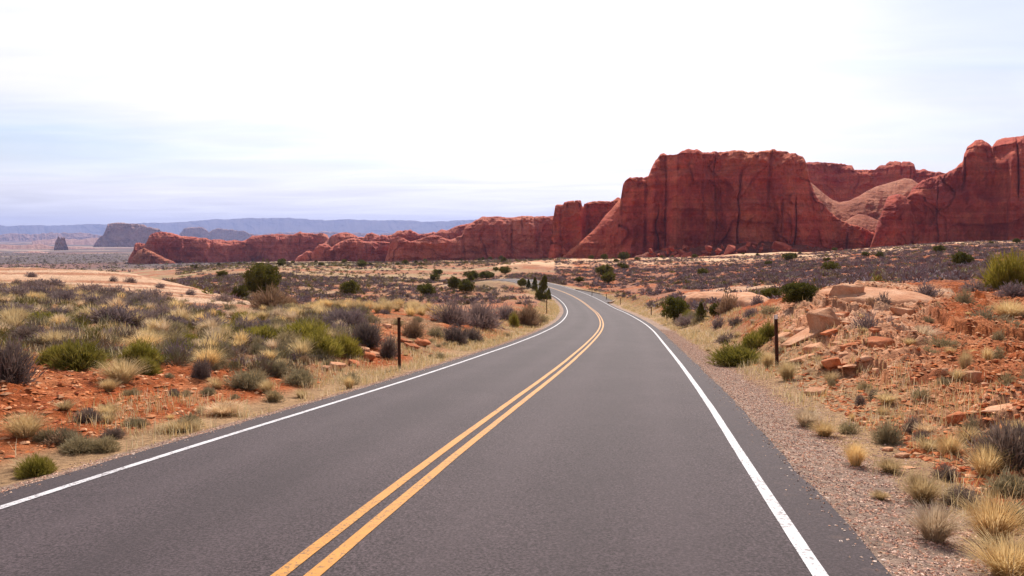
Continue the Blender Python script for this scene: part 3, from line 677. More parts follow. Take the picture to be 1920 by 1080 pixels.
for pr_, d_, zb_, lb_, sd_ in (([(-160,468),(-60,459),(-10,457),(30,460),(75,457),(95,462),(150,463),(190,467),(230,473)], 4700, -94, 'low reddish ridge crossing the hazy plain behind the broken rock stump', 131),
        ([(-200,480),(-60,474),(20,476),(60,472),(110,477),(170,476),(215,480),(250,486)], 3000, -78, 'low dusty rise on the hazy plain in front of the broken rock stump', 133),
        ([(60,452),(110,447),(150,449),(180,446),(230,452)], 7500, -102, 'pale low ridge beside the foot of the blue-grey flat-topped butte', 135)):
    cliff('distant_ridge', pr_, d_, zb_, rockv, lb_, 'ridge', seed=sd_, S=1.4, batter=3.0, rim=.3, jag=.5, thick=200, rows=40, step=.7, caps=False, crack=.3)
# ------------------------------------------------------------------ rocks
def rock_mesh(name, seed, flat, mat, sub=2, n=20):
    r = np.random.default_rng(seed)
    bm = bmesh.new()
    p = r.normal(size=(n, 3)); p /= np.linalg.norm(p, axis=1)[:, None]
    p = np.sign(p) * np.abs(p) ** 0.42                     # towards a block with bevelled corners
    p[:, 0] *= r.uniform(.8, 1.0); p[:, 1] *= r.uniform(.55, .85); p[:, 2] *= flat
    for q in p: bm.verts.new(q * 0.62)
    h = bmesh.ops.convex_hull(bm, input=bm.verts)
    bmesh.ops.delete(bm, geom=[v for v in bm.verts if not v.link_faces], context='VERTS')
    if sub:
        bmesh.ops.bevel(bm, geom=bm.edges[:], offset=0.02, segments=1, affect='EDGES')
        bmesh.ops.triangulate(bm, faces=bm.faces[:])
        bmesh.ops.subdivide_edges(bm, edges=[e for e in bm.edges if e.calc_length() > .25], cuts=sub)
        bmesh.ops.triangulate(bm, faces=bm.faces[:])
        for v in bm.verts:
            k = v.co * 3.1
            v.co += v.normal * 0.035 * float(fbm(np.array([k.x + k.z * .7]), np.array([k.y + k.z * 1.3]), 2, seed)[0])
            k = v.co.z * 9
            v.co.x *= 1 + .035 * math.sin(k + seed); v.co.y *= 1 + .035 * math.sin(k * 1.3 + seed)
    me = bpy.data.meshes.new(name); bm.to_mesh(me); bm.free(); me.materials.append(mat)
    return me
def rockmat(name, a, b, c):
    m = NT(name, .95, .1); p = m.coord('Object'); w = m.pos()
    col = m.ramp(m.noise(p, 1.6, 5, .6), [(.3, a), (.5, b), (.7, c)])
    col = m.mix(1.0, col, m.ramp(m.rand(), [(0, (.78, .74, .72)), (1, (1.15, 1.12, 1.1))]), 'MULTIPLY')
    col = m.mix(1.0, col, m.ramp(m.noise(w, 16, 5, .7), [(.3, g3(.75)), (.7, g3(1.18))]), 'MULTIPLY')
    m.color(col); m.normal(m.bump(m.noise(w, 8, 6, .7), .8, .05)); return m.m
m_red = rockmat('red_rock', (.36, .10, .038), (.47, .16, .07), (.55, .23, .12))
m_pale = rockmat('pale_rock', (.45, .20, .105), (.56, .29, .17), (.64, .38, .25))
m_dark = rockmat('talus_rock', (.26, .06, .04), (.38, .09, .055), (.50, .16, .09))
m_talus = sandstone('shaded_talus_rubble', (0.13, .035, .024), (0.20, .052, .032), (0.28, .085, .05), .3)  # rubble tones darkened further, putting the cliff's shade into the colour
RK = {'red': [rock_mesh('rock', 10 + k, f, m_red) for k, f in enumerate((.34, .28, .45, .24, .6, .38))],
      'pale': [rock_mesh('rock', 30 + k, f, m_pale) for k, f in enumerate((.34, .22, .5, .28, .42, .65))],
      'talus': [rock_mesh('boulder', 50 + k, f, m_dark, 0, 12) for k, f in enumerate((.7, .9, .6, .8))]}
def slope_normal(x, y):
    e = .6; h = height(np.array([x + e, x - e, x, x]), np.array([y, y, y + e, y - e]), False)
    return Vector((-(h[0] - h[1]) / (2 * e), -(h[2] - h[3]) / (2 * e), 1)).normalized()
def place_rock(kind, x, y, z, w, name='rock', sink=.3, rz=None, hs=1.0, follow=.8, r=random):
    me = r.choice(RK[kind]); o = put(name, me)
    s = w / 1.15
    rz = r.uniform(-.7, .7) if rz is None else rz
    nrm = Vector((0, 0, 1)).lerp(slope_normal(x, y), follow).normalized()
    q = nrm.to_track_quat('Z', 'Y').to_matrix() @ Matrix.Rotation(rz, 3, 'Z')
    hh = max(abs(v.co.z) for v in me.vertices) * s * hs
    M = Matrix.Translation((x, y, z + hh * (1 - 2 * sink))) @ q.to_4x4() @ Matrix.Diagonal((s, s, s * hs, 1))
    o.matrix_world = M
    return o
# named slabs: kind, column, row of the foot, width in photo pixels, height factor, turn, label
ROCKS = [
 ('pale',1508,640,88,.8,.35,'big pale overhanging slab on the bank just behind the white-capped post'),
 ('pale',1466,640,42,.9,.4,'angular pale block under the left end of the big overhanging slab'),
 ('pale',1495,678,46,.8,-.2,'flat pale stone lying at the foot of the bank near the white-capped post'),
 ('pale',1545,625,60,1.3,.2,'cracked pale block right of the big overhanging slab'),
 ('pale',1584,562,60,1.1,.1,'rounded orange boulder at the left end of the pale rock crest'),
 ('pale',1607,549,26,1.1,-.3,'knobby stone perched on top of the pale rock crest'),
 ('red',1640,655,68,.9,.55,'long tilted red slab in the middle of the rubble bank'),
 ('red',1592,662,40,1.0,.3,'stubby red block beside the long tilted slab'),
 ('red',1557,697,34,1.6,.2,'upright dark red block low on the rubble bank'),
 ('pale',1690,592,34,1.1,.2,'pale knob of rock between two grey shrubs on the bank'),
 ('pale',1674,690,36,.6,.2,'thin light slab lying flat below the long tilted slab'),
 ('pale',1893,778,110,.9,-.1,'thick broken ledge jutting from the bank above the dark bush, cut by the frame'),
 ('pale',1850,765,70,.6,.3,'flat flake of rock on the ledge above the dark bush'),
 ('red',1905,815,60,1.0,.2,'red block under the broken ledge beside the dark bush'),
 ('pale',1712,735,58,.5,.25,'flat orange slab half buried in the red rubble'),
 ('pale',1528,738,46,.5,.1,'low whitish slab by the straw grass at the foot of the bank'),
 ('pale',1692,858,26,.5,.1,'white flat stone among dry grass beyond the gravel shoulder'),
 ('pale',1697,878,30,.5,.0,'whitish bar-shaped stone just below the other white stone by the gravel'),
 ('pale',1665,845,20,.5,.2,'small white chip of rock among dry grass by the gravel'),
 ('pale',633,692,36,.8,.3,'large pale slab tipped out of the left bank near the dark post'),
 ('pale',612,695,24,1.0,-.2,'smaller pale block beside the tipped slab in the left bank'),
 ('pale',684,664,26,1.0,.1,'rounded tan boulder on the left bank above the tipped slab'),
 ('red',692,676,30,.9,.2,'dark red block in the cut between the tipped slab and the dark post'),
 ('pale',703,668,26,.6,.2,'thin pale flag of rock in the left bank beside the dark post'),
 ('red',665,684,26,.8,.2,'reddish stone half buried right of the tipped pale slab'),
 ('red',772,655,30,.7,.3,'flat red ledge just right of the dark post'),
 ('red',792,648,36,.6,.2,'long red ledge stone behind the dark post below the brown bush'),
 ('red',57,613,22,1.2,.2,'orange boulder among grey brush at the far left'),
 ('pale',1440,566,40,.5,.1,'low pale ledge on the flat behind the round juniper'),
]
for k, (kd, u, v, w, hs, rz, lab) in enumerate(ROCKS):
    x, y, z = px(u, v)
    random.seed(100 + k)
    tag(place_rock(kd, x, y, z, w * y / FPX * 1.1, sink=.22, rz=rz, hs=hs), lab, 'rock')
random.seed(5)
def outcrop(u, v, wpx, hpx, depth, label, seed, steps=3, mat=None):
    x, y, z = px(u, v); s = y / FPX; W, H, D = wpx * s / 2, hpx * s * 1.15, depth / 2
    na, nr = 120, 44; a = np.linspace(0, 2 * math.pi, na, endpoint=False); t = np.linspace(0, 1, nr)
    A, T = np.meshgrid(a, t, indexing='ij')
    rad = 1 + .16 * fbm(np.cos(A) * 1.4 + seed, np.sin(A) * 1.4, 4, seed)
    X = np.cos(A) * W * T * rad; Y = np.sin(A) * D * T * rad
    h = np.maximum(1 - (T ** 2.4), 0) ** .8
    q = h * steps + .5 * fbm(X / W * 2, Y / D * 2, 3, seed + 2)
    h = .88 * h + .12 * (np.floor(q) + sstep(.62, 1.0, q - np.floor(q))) / steps
    Zo = h * H + .16 * H * fbm(X / .9, Y / .9, 5, seed + 5)
    gz = height((x + X).ravel(), (y + D * .55 + Y).ravel(), False).reshape(X.shape)
    edge = sstep(.8, 1.0, T)
    V = np.stack([x + X, y + D * .55 + Y, (z + Zo) * (1 - edge) + (gz - .25) * edge], 2).reshape(-1, 3)
    i, j = np.meshgrid(np.arange(na), np.arange(nr - 1), indexing='ij'); i2 = (i + 1) % na
    F = np.stack([i * nr + j, i * nr + j + 1, i2 * nr + j + 1, i2 * nr + j], 2).reshape(-1, 4)
    tag(put('slickrock_outcrop', mesh('slickrock_outcrop', V, F, mat or m_slick, True)), label, 'rock outcrop')
m_slick = rockmat('slickrock', (.42, .18, .095), (.52, .265, .155), (.61, .36, .235))
outcrop(1665, 570, 250, 21, 6, 'smooth pale slickrock hump forming the top of the rubble bank', 3, 3)
outcrop(1345, 566, 110, 13, 8, 'low pale slickrock shelf on the flat behind the round juniper', 5, 3)
outcrop(1415, 572, 95, 16, 7, 'layered pale slickrock shelf left of the wide juniper', 7, 4)
def scatter_rocks(n, ulo, uhi, vlo, vhi, wlo, whi, lab, grp, kinds, test=None):
    made = 0
    while made < n:
        u, v = random.uniform(ulo, uhi), random.uniform(vlo, vhi)
        x, y, z = px(u, v)
        if abs(road_near([x], [y])[0][0]) < 6.6 or y > 60: made += .1; continue
        if test and not test(u, v): made += .05; continue
        w = wlo * (whi / wlo) ** (random.random() ** 2.2)
        tag(place_rock(random.choice(kinds), x, y, float(height([x], [y])[0]), w, sink=random.uniform(.3, .5), hs=random.uniform(.7, 1.2)), lab, 'rock', grp)
        made += 1
scatter_rocks(60, 1455, 1720, 585, 720, .18, .75, 'loose sandstone rock in the rubble of the bank behind the white-capped post', 'rocks in the rubble bank', ['red', 'pale', 'pale'], lambda u, v: v > 585 + (u - 1455) * .02 and v < 720)
scatter_rocks(60, 1560, 1930, 640, 830, .12, .42, 'loose red rock on the bare orange slope above the gravel shoulder', 'rocks on the orange slope', ['red', 'red', 'pale'])
scatter_rocks(34, 600, 860, 600, 690, .2, .6, 'red rock in the cut of the left bank around the dark post', 'rocks in the left road cut', ['red', 'pale'])
scatter_rocks(24, 0, 440, 690, 860, .08, .25, 'small red stone on the bare patch of the left bank', 'stones on the left bare patch', ['red'])
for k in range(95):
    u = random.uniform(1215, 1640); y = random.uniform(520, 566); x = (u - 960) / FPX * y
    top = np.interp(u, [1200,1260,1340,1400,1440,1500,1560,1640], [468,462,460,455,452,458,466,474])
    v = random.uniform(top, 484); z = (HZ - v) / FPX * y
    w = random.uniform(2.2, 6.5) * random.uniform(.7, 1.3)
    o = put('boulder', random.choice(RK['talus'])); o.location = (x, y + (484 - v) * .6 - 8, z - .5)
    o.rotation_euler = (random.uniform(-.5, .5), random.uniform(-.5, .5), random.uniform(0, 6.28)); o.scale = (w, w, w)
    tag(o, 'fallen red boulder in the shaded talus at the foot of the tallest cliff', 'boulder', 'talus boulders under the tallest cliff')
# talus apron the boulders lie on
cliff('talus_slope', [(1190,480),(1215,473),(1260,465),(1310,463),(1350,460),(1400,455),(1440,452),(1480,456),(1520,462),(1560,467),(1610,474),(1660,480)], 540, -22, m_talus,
      'shaded dark red rubble apron heaped against the foot of the tallest cliff', 'talus slope', seed=121, S=.6, batter=1.7, rim=.3, caps=False, crack=0, jag=1.2, thick=25, rows=60)
# small chips and gravel: nobody could count them
def chips(name, xy, size, mat, cols, seed, flat=.6, zz=None):
    r = np.random.default_rng(seed); n = len(xy)
    base = np.array([(1,0,0),(-1,0,0),(0,1,0),(0,-1,0),(0,0,1),(0,0,-.6)], float)
    fc = np.array([(0,2,4),(2,1,4),(1,3,4),(3,0,4),(2,0,5),(1,2,5),(3,1,5),(0,3,5)])
    V = base[None] * r.uniform(.55, 1.25, (n, 6, 1)) + r.normal(0, .16, (n, 6, 3))
    V[:, :, 2] *= flat
    a = r.uniform(0, 6.28, n); ca, sa = np.cos(a)[:, None], np.sin(a)[:, None]
    V = np.stack([V[..., 0] * ca - V[..., 1] * sa, V[..., 0] * sa + V[..., 1] * ca, V[..., 2]], 2) * size[:, None, None]
    z = height(xy[:, 0], xy[:, 1]) if zz is None else zz
    V += np.stack([xy[:, 0], xy[:, 1], z + size * .12], 1)[:, None]
    F = (fc[None] + (np.arange(n) * 6)[:, None, None]).reshape(-1, 3)
    o = put(name, mesh(name, V.reshape(-1, 3), F, mat, False, np.repeat(cols, 6, 0)))
    tag(o, kind='stuff'); return o
mchip = NT('stone_chips', .95, .1); mchip.color(mchip.attr())
r = np.random.default_rng(77)
def along_road(n, lo, hi, s0, s1, bias=1.0):
    s = s0 + (s1 - s0) * r.random(n) ** bias
    j = np.clip((s / SS[1]).astype(int), 0, NS - 1); o = lo + (hi - lo) * r.random(n)
    return np.stack([RX[j] + o * np.cos(RH[j]) + r.normal(0, .1, n), RY[j] - o * np.sin(RH[j]) + r.normal(0, .1, n)], 1)
pal = np.array([(.42,.29,.23),(.30,.20,.165),(.54,.42,.35),(.38,.21,.15),(.20,.14,.125),(.48,.32,.23)])
g = np.concatenate([along_road(46000, 3.95, 5.1, 8, 60, 1.5), along_road(9000, 4.9, 5.9, 8, 45, 1.5), along_road(11000, -4.5, -3.95, 11, 60, 1.3)])
tag(chips('gravel', g, r.uniform(.007, .019, len(g)), mchip.m, pal[r.integers(0, 6, len(g))] * (1.08, .96, .90) * r.uniform(.9, 1.45, (len(g), 1)), 78), 'brownish crushed gravel on the shoulders of the road', 'gravel')
gs = np.concatenate([along_road(2600, 3.93, 4.0, 8, 50, 1.5), along_road(1500, -4.0, -3.93, 11, 50, 1.4)])
o_, z_, s_ = road_near(gs[:, 0], gs[:, 1]); k_ = (np.abs(o_) < 4.0) & (np.abs(o_) > 3.62)
gs = gs[k_]; tag(chips('gravel', gs, r.uniform(.006, .016, len(gs)), mchip.m, pal[r.integers(0, 6, len(gs))] * r.uniform(.95, 1.5, (len(gs), 1)), 81, zz=z_[k_] - .003), 'loose gravel strewn over the edges of the asphalt', 'gravel')
def area(n, ulo, uhi, dlo, dhi, pw=2.0):
    u = r.uniform(ulo, uhi, n); d = (dlo**(1/pw) + (dhi**(1/pw) - dlo**(1/pw)) * r.random(n)) ** pw
    return np.stack([(u - 960) / FPX * d, d], 1)
c = np.concatenate([area(24000, 1400, 2050, 6.5, 40), area(8000, -200, 520, 8, 24), area(3500, 560, 880, 18, 46)])
c = c[np.abs(road_near(c[:, 0], c[:, 1])[0]) > 5.6]
pal = np.array([(.44,.13,.042),(.54,.22,.10),(.60,.31,.17),(.38,.10,.04),(.48,.17,.07)])
tag(chips('rubble', c, .015 + .075 * r.random(len(c)) ** 2.5, mchip.m, pal[r.integers(0, 5, len(c))] * r.uniform(.8, 1.15, (len(c), 1)), 79, .45), 'orange stone chips strewn over the bare road banks', 'rubble')
# ------------------------------------------------------------------ plants
def leafmat(name, dark, mid, light, trans=0.25, scale=1.2):
    m = NT(name, .85, .15)
    col = m.ramp(m.noise(m.coord('Object'), scale * 2.2, 3, .6), [(.3, dark), (.5, mid), (.72, light)])
    col = m.mix(1.0, col, m.ramp(m.rand(), [(0, (.80, .80, .84)), (.5, (1, 1, 1)), (1, (1.18, 1.12, 1.02))]), 'MULTIPLY')
    m.color(col)
    t = m.new('ShaderNodeBsdfTranslucent'); m.l.new(col, t.inputs['Color'])
    x = m.new('ShaderNodeMixShader'); x.inputs[0].default_value = trans
    m.l.new(m.b.outputs[0], x.inputs[1]); m.l.new(t.outputs[0], x.inputs[2]); m.l.new(x.outputs[0], m.out.inputs['Surface'])
    return m.m
M_ = {'grey': leafmat('grey_brush_twigs', (.15, .105, .105), (.24, .175, .17), (.34, .26, .245)),
      'dark': leafmat('dark_brush_twigs', (.12, .085, .075), (.19, .14, .12), (.28, .21, .18)),
      'brown': leafmat('brown_brush_twigs', (.20, .12, .075), (.30, .19, .115), (.40, .27, .17)),
      'sage': leafmat('sage_leaves', (.20, .16, .09), (.31, .25, .145), (.43, .35, .22)),
      'green': leafmat('green_stems', (.14, .125, .02), (.24, .20, .035), (.38, .30, .08), .35),
      'juniper': leafmat('juniper_needles', (.07, .068, .014), (.12, .112, .022), (.20, .175, .04), .25),
      'yellowgreen': leafmat('yellow_green_leaves', (.16, .14, .02), (.27, .22, .035), (.38, .30, .06), .35),
      'straw': leafmat('straw_blades', (.50, .34, .15), (.66, .49, .25), (.78, .62, .36), .4, .6),
      'gold': leafmat('golden_blades', (.40, .25, .11), (.56, .40, .20), (.70, .54, .32), .4, .6),
      'pale': leafmat('pale_blades', (.50, .34, .20), (.64, .48, .31), (.76, .62, .45), .4, .6),
      'wood': leafmat('grey_wood', (.13, .09, .07), (.19, .14, .11), (.26, .2, .16), 0.0)}
def fan(P0, P1, w, r, name, mat):
    """thin tapering twigs from P0 to P1"""
    d = P1 - P0; s = np.cross(d, r.normal(size=d.shape)); s /= np.linalg.norm(s, axis=1)[:, None] + 1e-9
    s *= w[:, None]
    V = np.stack([P0 - s * .6, P0 + s * .6, (P0 * .4 + P1 * .6) + s, (P0 * .4 + P1 * .6) - s, P1], 1).reshape(-1, 3)
    k = (np.arange(len(P0)) * 5)[:, None]
    return mesh(name, V, [k + np.array([[0, 1, 2, 3]]), k + np.array([[3, 2, 4]])], mat)
def brush(seed, mat, n=1300, up=.3, w=.016, name='foliage', flatb=.0, lump=.5, lenf=1.0):
    r = np.random.default_rng(seed)
    d = r.normal(size=(n, 3)); d[:, 2] = np.abs(d[:, 2]) + flatb; d /= np.linalg.norm(d, axis=1)[:, None]
    rad = 1 + lump * fbm(d[:, 0] * 1.7 + seed, d[:, 1] * 1.7 + d[:, 2], 3, seed)
    rad *= r.uniform(.82, 1.05, n)
    st = r.uniform(.12, .80, n) ** .8
    P0 = d * (rad * st)[:, None]
    dirn = d + r.normal(0, .42, (n, 3)) + np.array((0, 0, up)); dirn /= np.linalg.norm(dirn, axis=1)[:, None]
    P1 = P0 + dirn * (rad * r.uniform(.16, .36, n) * lenf)[:, None]
    P1 = P1 / np.maximum(np.linalg.norm(P1, axis=1)[:, None] / (rad[:, None] * 1.08), 1)
    P0[:, 2] = np.maximum(P0[:, 2], .0)
    return fan(P0, P1, w * r.uniform(.6, 1.4, n), r, name, mat)
def stems(seed, mat, n=16, h=.8, w=.03):
    r = np.random.default_rng(seed)
    a = r.uniform(0, 6.28, n); e = r.uniform(.15, .95, n)
    d = np.stack([np.cos(a) * e, np.sin(a) * e, np.ones(n) * .9], 1); d /= np.linalg.norm(d, axis=1)[:, None]
    P0 = np.stack([np.cos(a) * .06, np.sin(a) * .06, -.05 * np.ones(n)], 1)
    return fan(P0, P0 + d * r.uniform(.6, 1, n)[:, None] * h, np.full(n, w), r, 'stems', mat)
def tuft(seed, mat, n=320, spread=.75, w=.011, name='blades', droop=.35):
    r = np.random.default_rng(seed)
    a = r.uniform(0, 6.28, n); e = r.random(n) ** .7 * spread; h = r.uniform(.45, 1.0, n) * (1 - .25 * e)
    rb = r.random(n) ** .5 * .20; ab = a + r.normal(0, .7, n)
    o = np.stack([np.cos(a), np.sin(a), 0 * a], 1); B = np.stack([np.cos(ab) * rb, np.sin(ab) * rb, 0 * a - .03], 1)
    s = np.stack([-np.sin(a), np.cos(a), 0 * a], 1) * (w * r.uniform(.6, 1.4, n))[:, None]
    P = []
    for t, ww in ((0, .8), (.4, 1), (.75, .7)):
        q = B + o * (e * (.55 * t + .45 * t * t))[:, None]; q[:, 2] += h * (t * (1 + droop * e) - droop * e * t * t)
        P += [q - s * ww, q + s * ww]
    q = B + o * e[:, None] * 1.02; q[:, 2] += h * (1 - .05)
    V = np.stack(P + [q], 1).reshape(-1, 3); k = (np.arange(n) * 7)[:, None]
    Q = np.concatenate([k + np.array([[0, 1, 3, 2]]), k + np.array([[2, 3, 5, 4]])])
    return mesh(name, V, [Q, k + np.array([[4, 5, 6]])], mat)
def crown(seed, mat, shape='round', clumps=150, per=46, leaf=.055):
    r = np.random.default_rng(seed)
    d = r.normal(size=(clumps, 3)); d /= np.linalg.norm(d, axis=1)[:, None]
    rad = .88 * r.random(clumps) ** .33
    c = d * rad[:, None]
    c *= (1 + .32 * fbm(d[:, 0] * 1.8 + seed, d[:, 1] * 1.8 - d[:, 2] * 1.3, 2, seed))[:, None]
    if shape == 'round': C = np.stack([c[:, 0], c[:, 1], .53 + .46 * c[:, 2]], 1)
    else:
        h = r.random(clumps) ** 1.25; a = r.uniform(0, 6.28, clumps); q = (1 - h) ** .75 * (1 + .35 * n2(a * 1.1, h * 5, seed)) * r.random(clumps) ** .4
        C = np.stack([np.cos(a) * q * .9, np.sin(a) * q * .9, .07 + .88 * h], 1)
    n = clumps * per
    o = r.normal(size=(n, 3)); o /= np.linalg.norm(o, axis=1)[:, None]
    cr = np.repeat(r.uniform(.10, .21, clumps), per)
    O = np.repeat(C, per, 0) + o * (cr * r.random(n) ** .4)[:, None] * np.array((1, 1, .55))
    O[:, 2] = np.maximum(O[:, 2], .02)
    t = o + np.array((0, 0, .8)) + r.normal(0, .5, (n, 3)); t /= np.linalg.norm(t, axis=1)[:, None]
    L = leaf * r.uniform(.7, 1.6, n)
    return fan(O, O + t * L[:, None] * np.array((1, 1, .6)), L * .30, r, 'crown', mat)
def trunk(seed, mat):
    r = np.random.default_rng(seed); V = []; F = []
    def limb(p, q, r0, r1):
        p, q = np.array(p, float), np.array(q, float); k0 = len(V)
        for t in np.linspace(0, 1, 4):
            c = p + (q - p) * t + r.normal(0, .012, 3) * (0 < t < 1); rr = r0 + (r1 - r0) * t
            for a in range(6): V.append(c + rr * np.array((math.cos(a * 1.047), math.sin(a * 1.047), 0)))
        for b in range(3):
            for a in range(6): F.append((k0 + b*6 + a, k0 + b*6 + (a+1) % 6, k0 + b*6 + 6 + (a+1) % 6, k0 + b*6 + 6 + a))
    limb((0, 0, -.08), (.05, .02, .5), .085, .05)
    for k in range(7):
        a = k * 2.4 + r.uniform(-.3, .3); h = r.uniform(.12, .5)
        limb((.02, .01, h), (math.cos(a) * .62, math.sin(a) * .62, h + r.uniform(.15, .4)), .042, .012)
    return mesh('trunk', np.array(V), np.array(F), mat, True)
PR = {}
def proto(kind):
    """a list of variants, each a list of (part name, mesh)"""
    if kind in PR: return PR[kind]
    b, size = kind.split('.') if '.' in kind else (kind, 'near')
    n = {'near': 2600, 'mid': 900, 'far': 300}[size]; w = {'near': .012, 'mid': .019, 'far': .032}[size]
    vs = []
    for k in range(3):
        s = hash_kind(kind) + k * 13
        if b in ('grey', 'dark', 'brown', 'sage'):
            vs.append([('foliage', brush(s, M_[b], n, .35, w)), ('stems', stems(s + 1, M_['wood']))])
        elif b in ('green', 'yellowgreen'):
            vs.append([('foliage', brush(s, M_[b], int(n * 1.3), .55, w * .9, lump=.4, lenf=1.25)), ('stems', stems(s + 1, M_['wood']))])
        elif b in ('straw', 'gold', 'pale'):
            vs.append([('blades', tuft(s, M_[b], {'near': 900, 'mid': 300, 'far': 80}[size], 1.05, {'near': .0075, 'mid': .014, 'far': .035}[size])),
                       ('thatch', brush(s + 2, M_['dark' if b == 'gold' else 'sage'], int(n * .10), .9, w * .9, 'thatch'))])
        elif b in ('juniper', 'conifer'):
            q = {'near': (260, 60, .05), 'mid': (150, 40, .065), 'far': (80, 24, .11)}[size]
            vs.append([('crown', crown(s, M_['juniper'], 'cone' if b == 'conifer' else 'round', *q)), ('trunk', trunk(s + 1, M_['wood']))])
    PR[kind] = vs; return vs
def hash_kind(k): return sum(ord(c) * (i + 3) for i, c in enumerate(k)) % 997
NAME = {'grey': ('sagebrush', 'shrub'), 'dark': ('sagebrush', 'shrub'), 'brown': ('sagebrush', 'shrub'), 'sage': ('sagebrush', 'shrub'), 'green': ('green_shrub', 'shrub'),
        'yellowgreen': ('green_shrub', 'shrub'), 'straw': ('grass_tuft', 'grass tuft'), 'gold': ('grass_tuft', 'grass tuft'), 'pale': ('grass_tuft', 'grass tuft'),
        'juniper': ('juniper_tree', 'tree'), 'conifer': ('juniper_tree', 'tree')}
def plant(kind, x, y, z, w, h, label, group=None, parts=True, lean=0.0):
    b = kind.split('.')[0]; var = random.choice(proto(kind))
    nm, cat = NAME[b]
    if 'weed' in label: nm, cat = 'dry_weed', 'weed'
    sc = (w / 2, w / 2, h); rz = random.uniform(0, 6.28)
    if parts or b in ('juniper', 'conifer'):
        e = empty(nm, (x, y, z - .02 * h))
        e.rotation_euler = (0, lean, 0)
        for pn, me in var:
            if pn == 'thatch':
                o = put(pn, me, parent=e); o.scale = (w * .22, w * .22, h * .5)
            else:
                o = put(pn, me, parent=e); o.scale = sc
            o.rotation_euler = (0, 0, rz)
    else:
        e = put(nm, var[0][1], (x, y, z - .02 * h)); e.scale = sc; e.rotation_euler = (0, lean, rz)
    tag(e, label, cat, group); return e
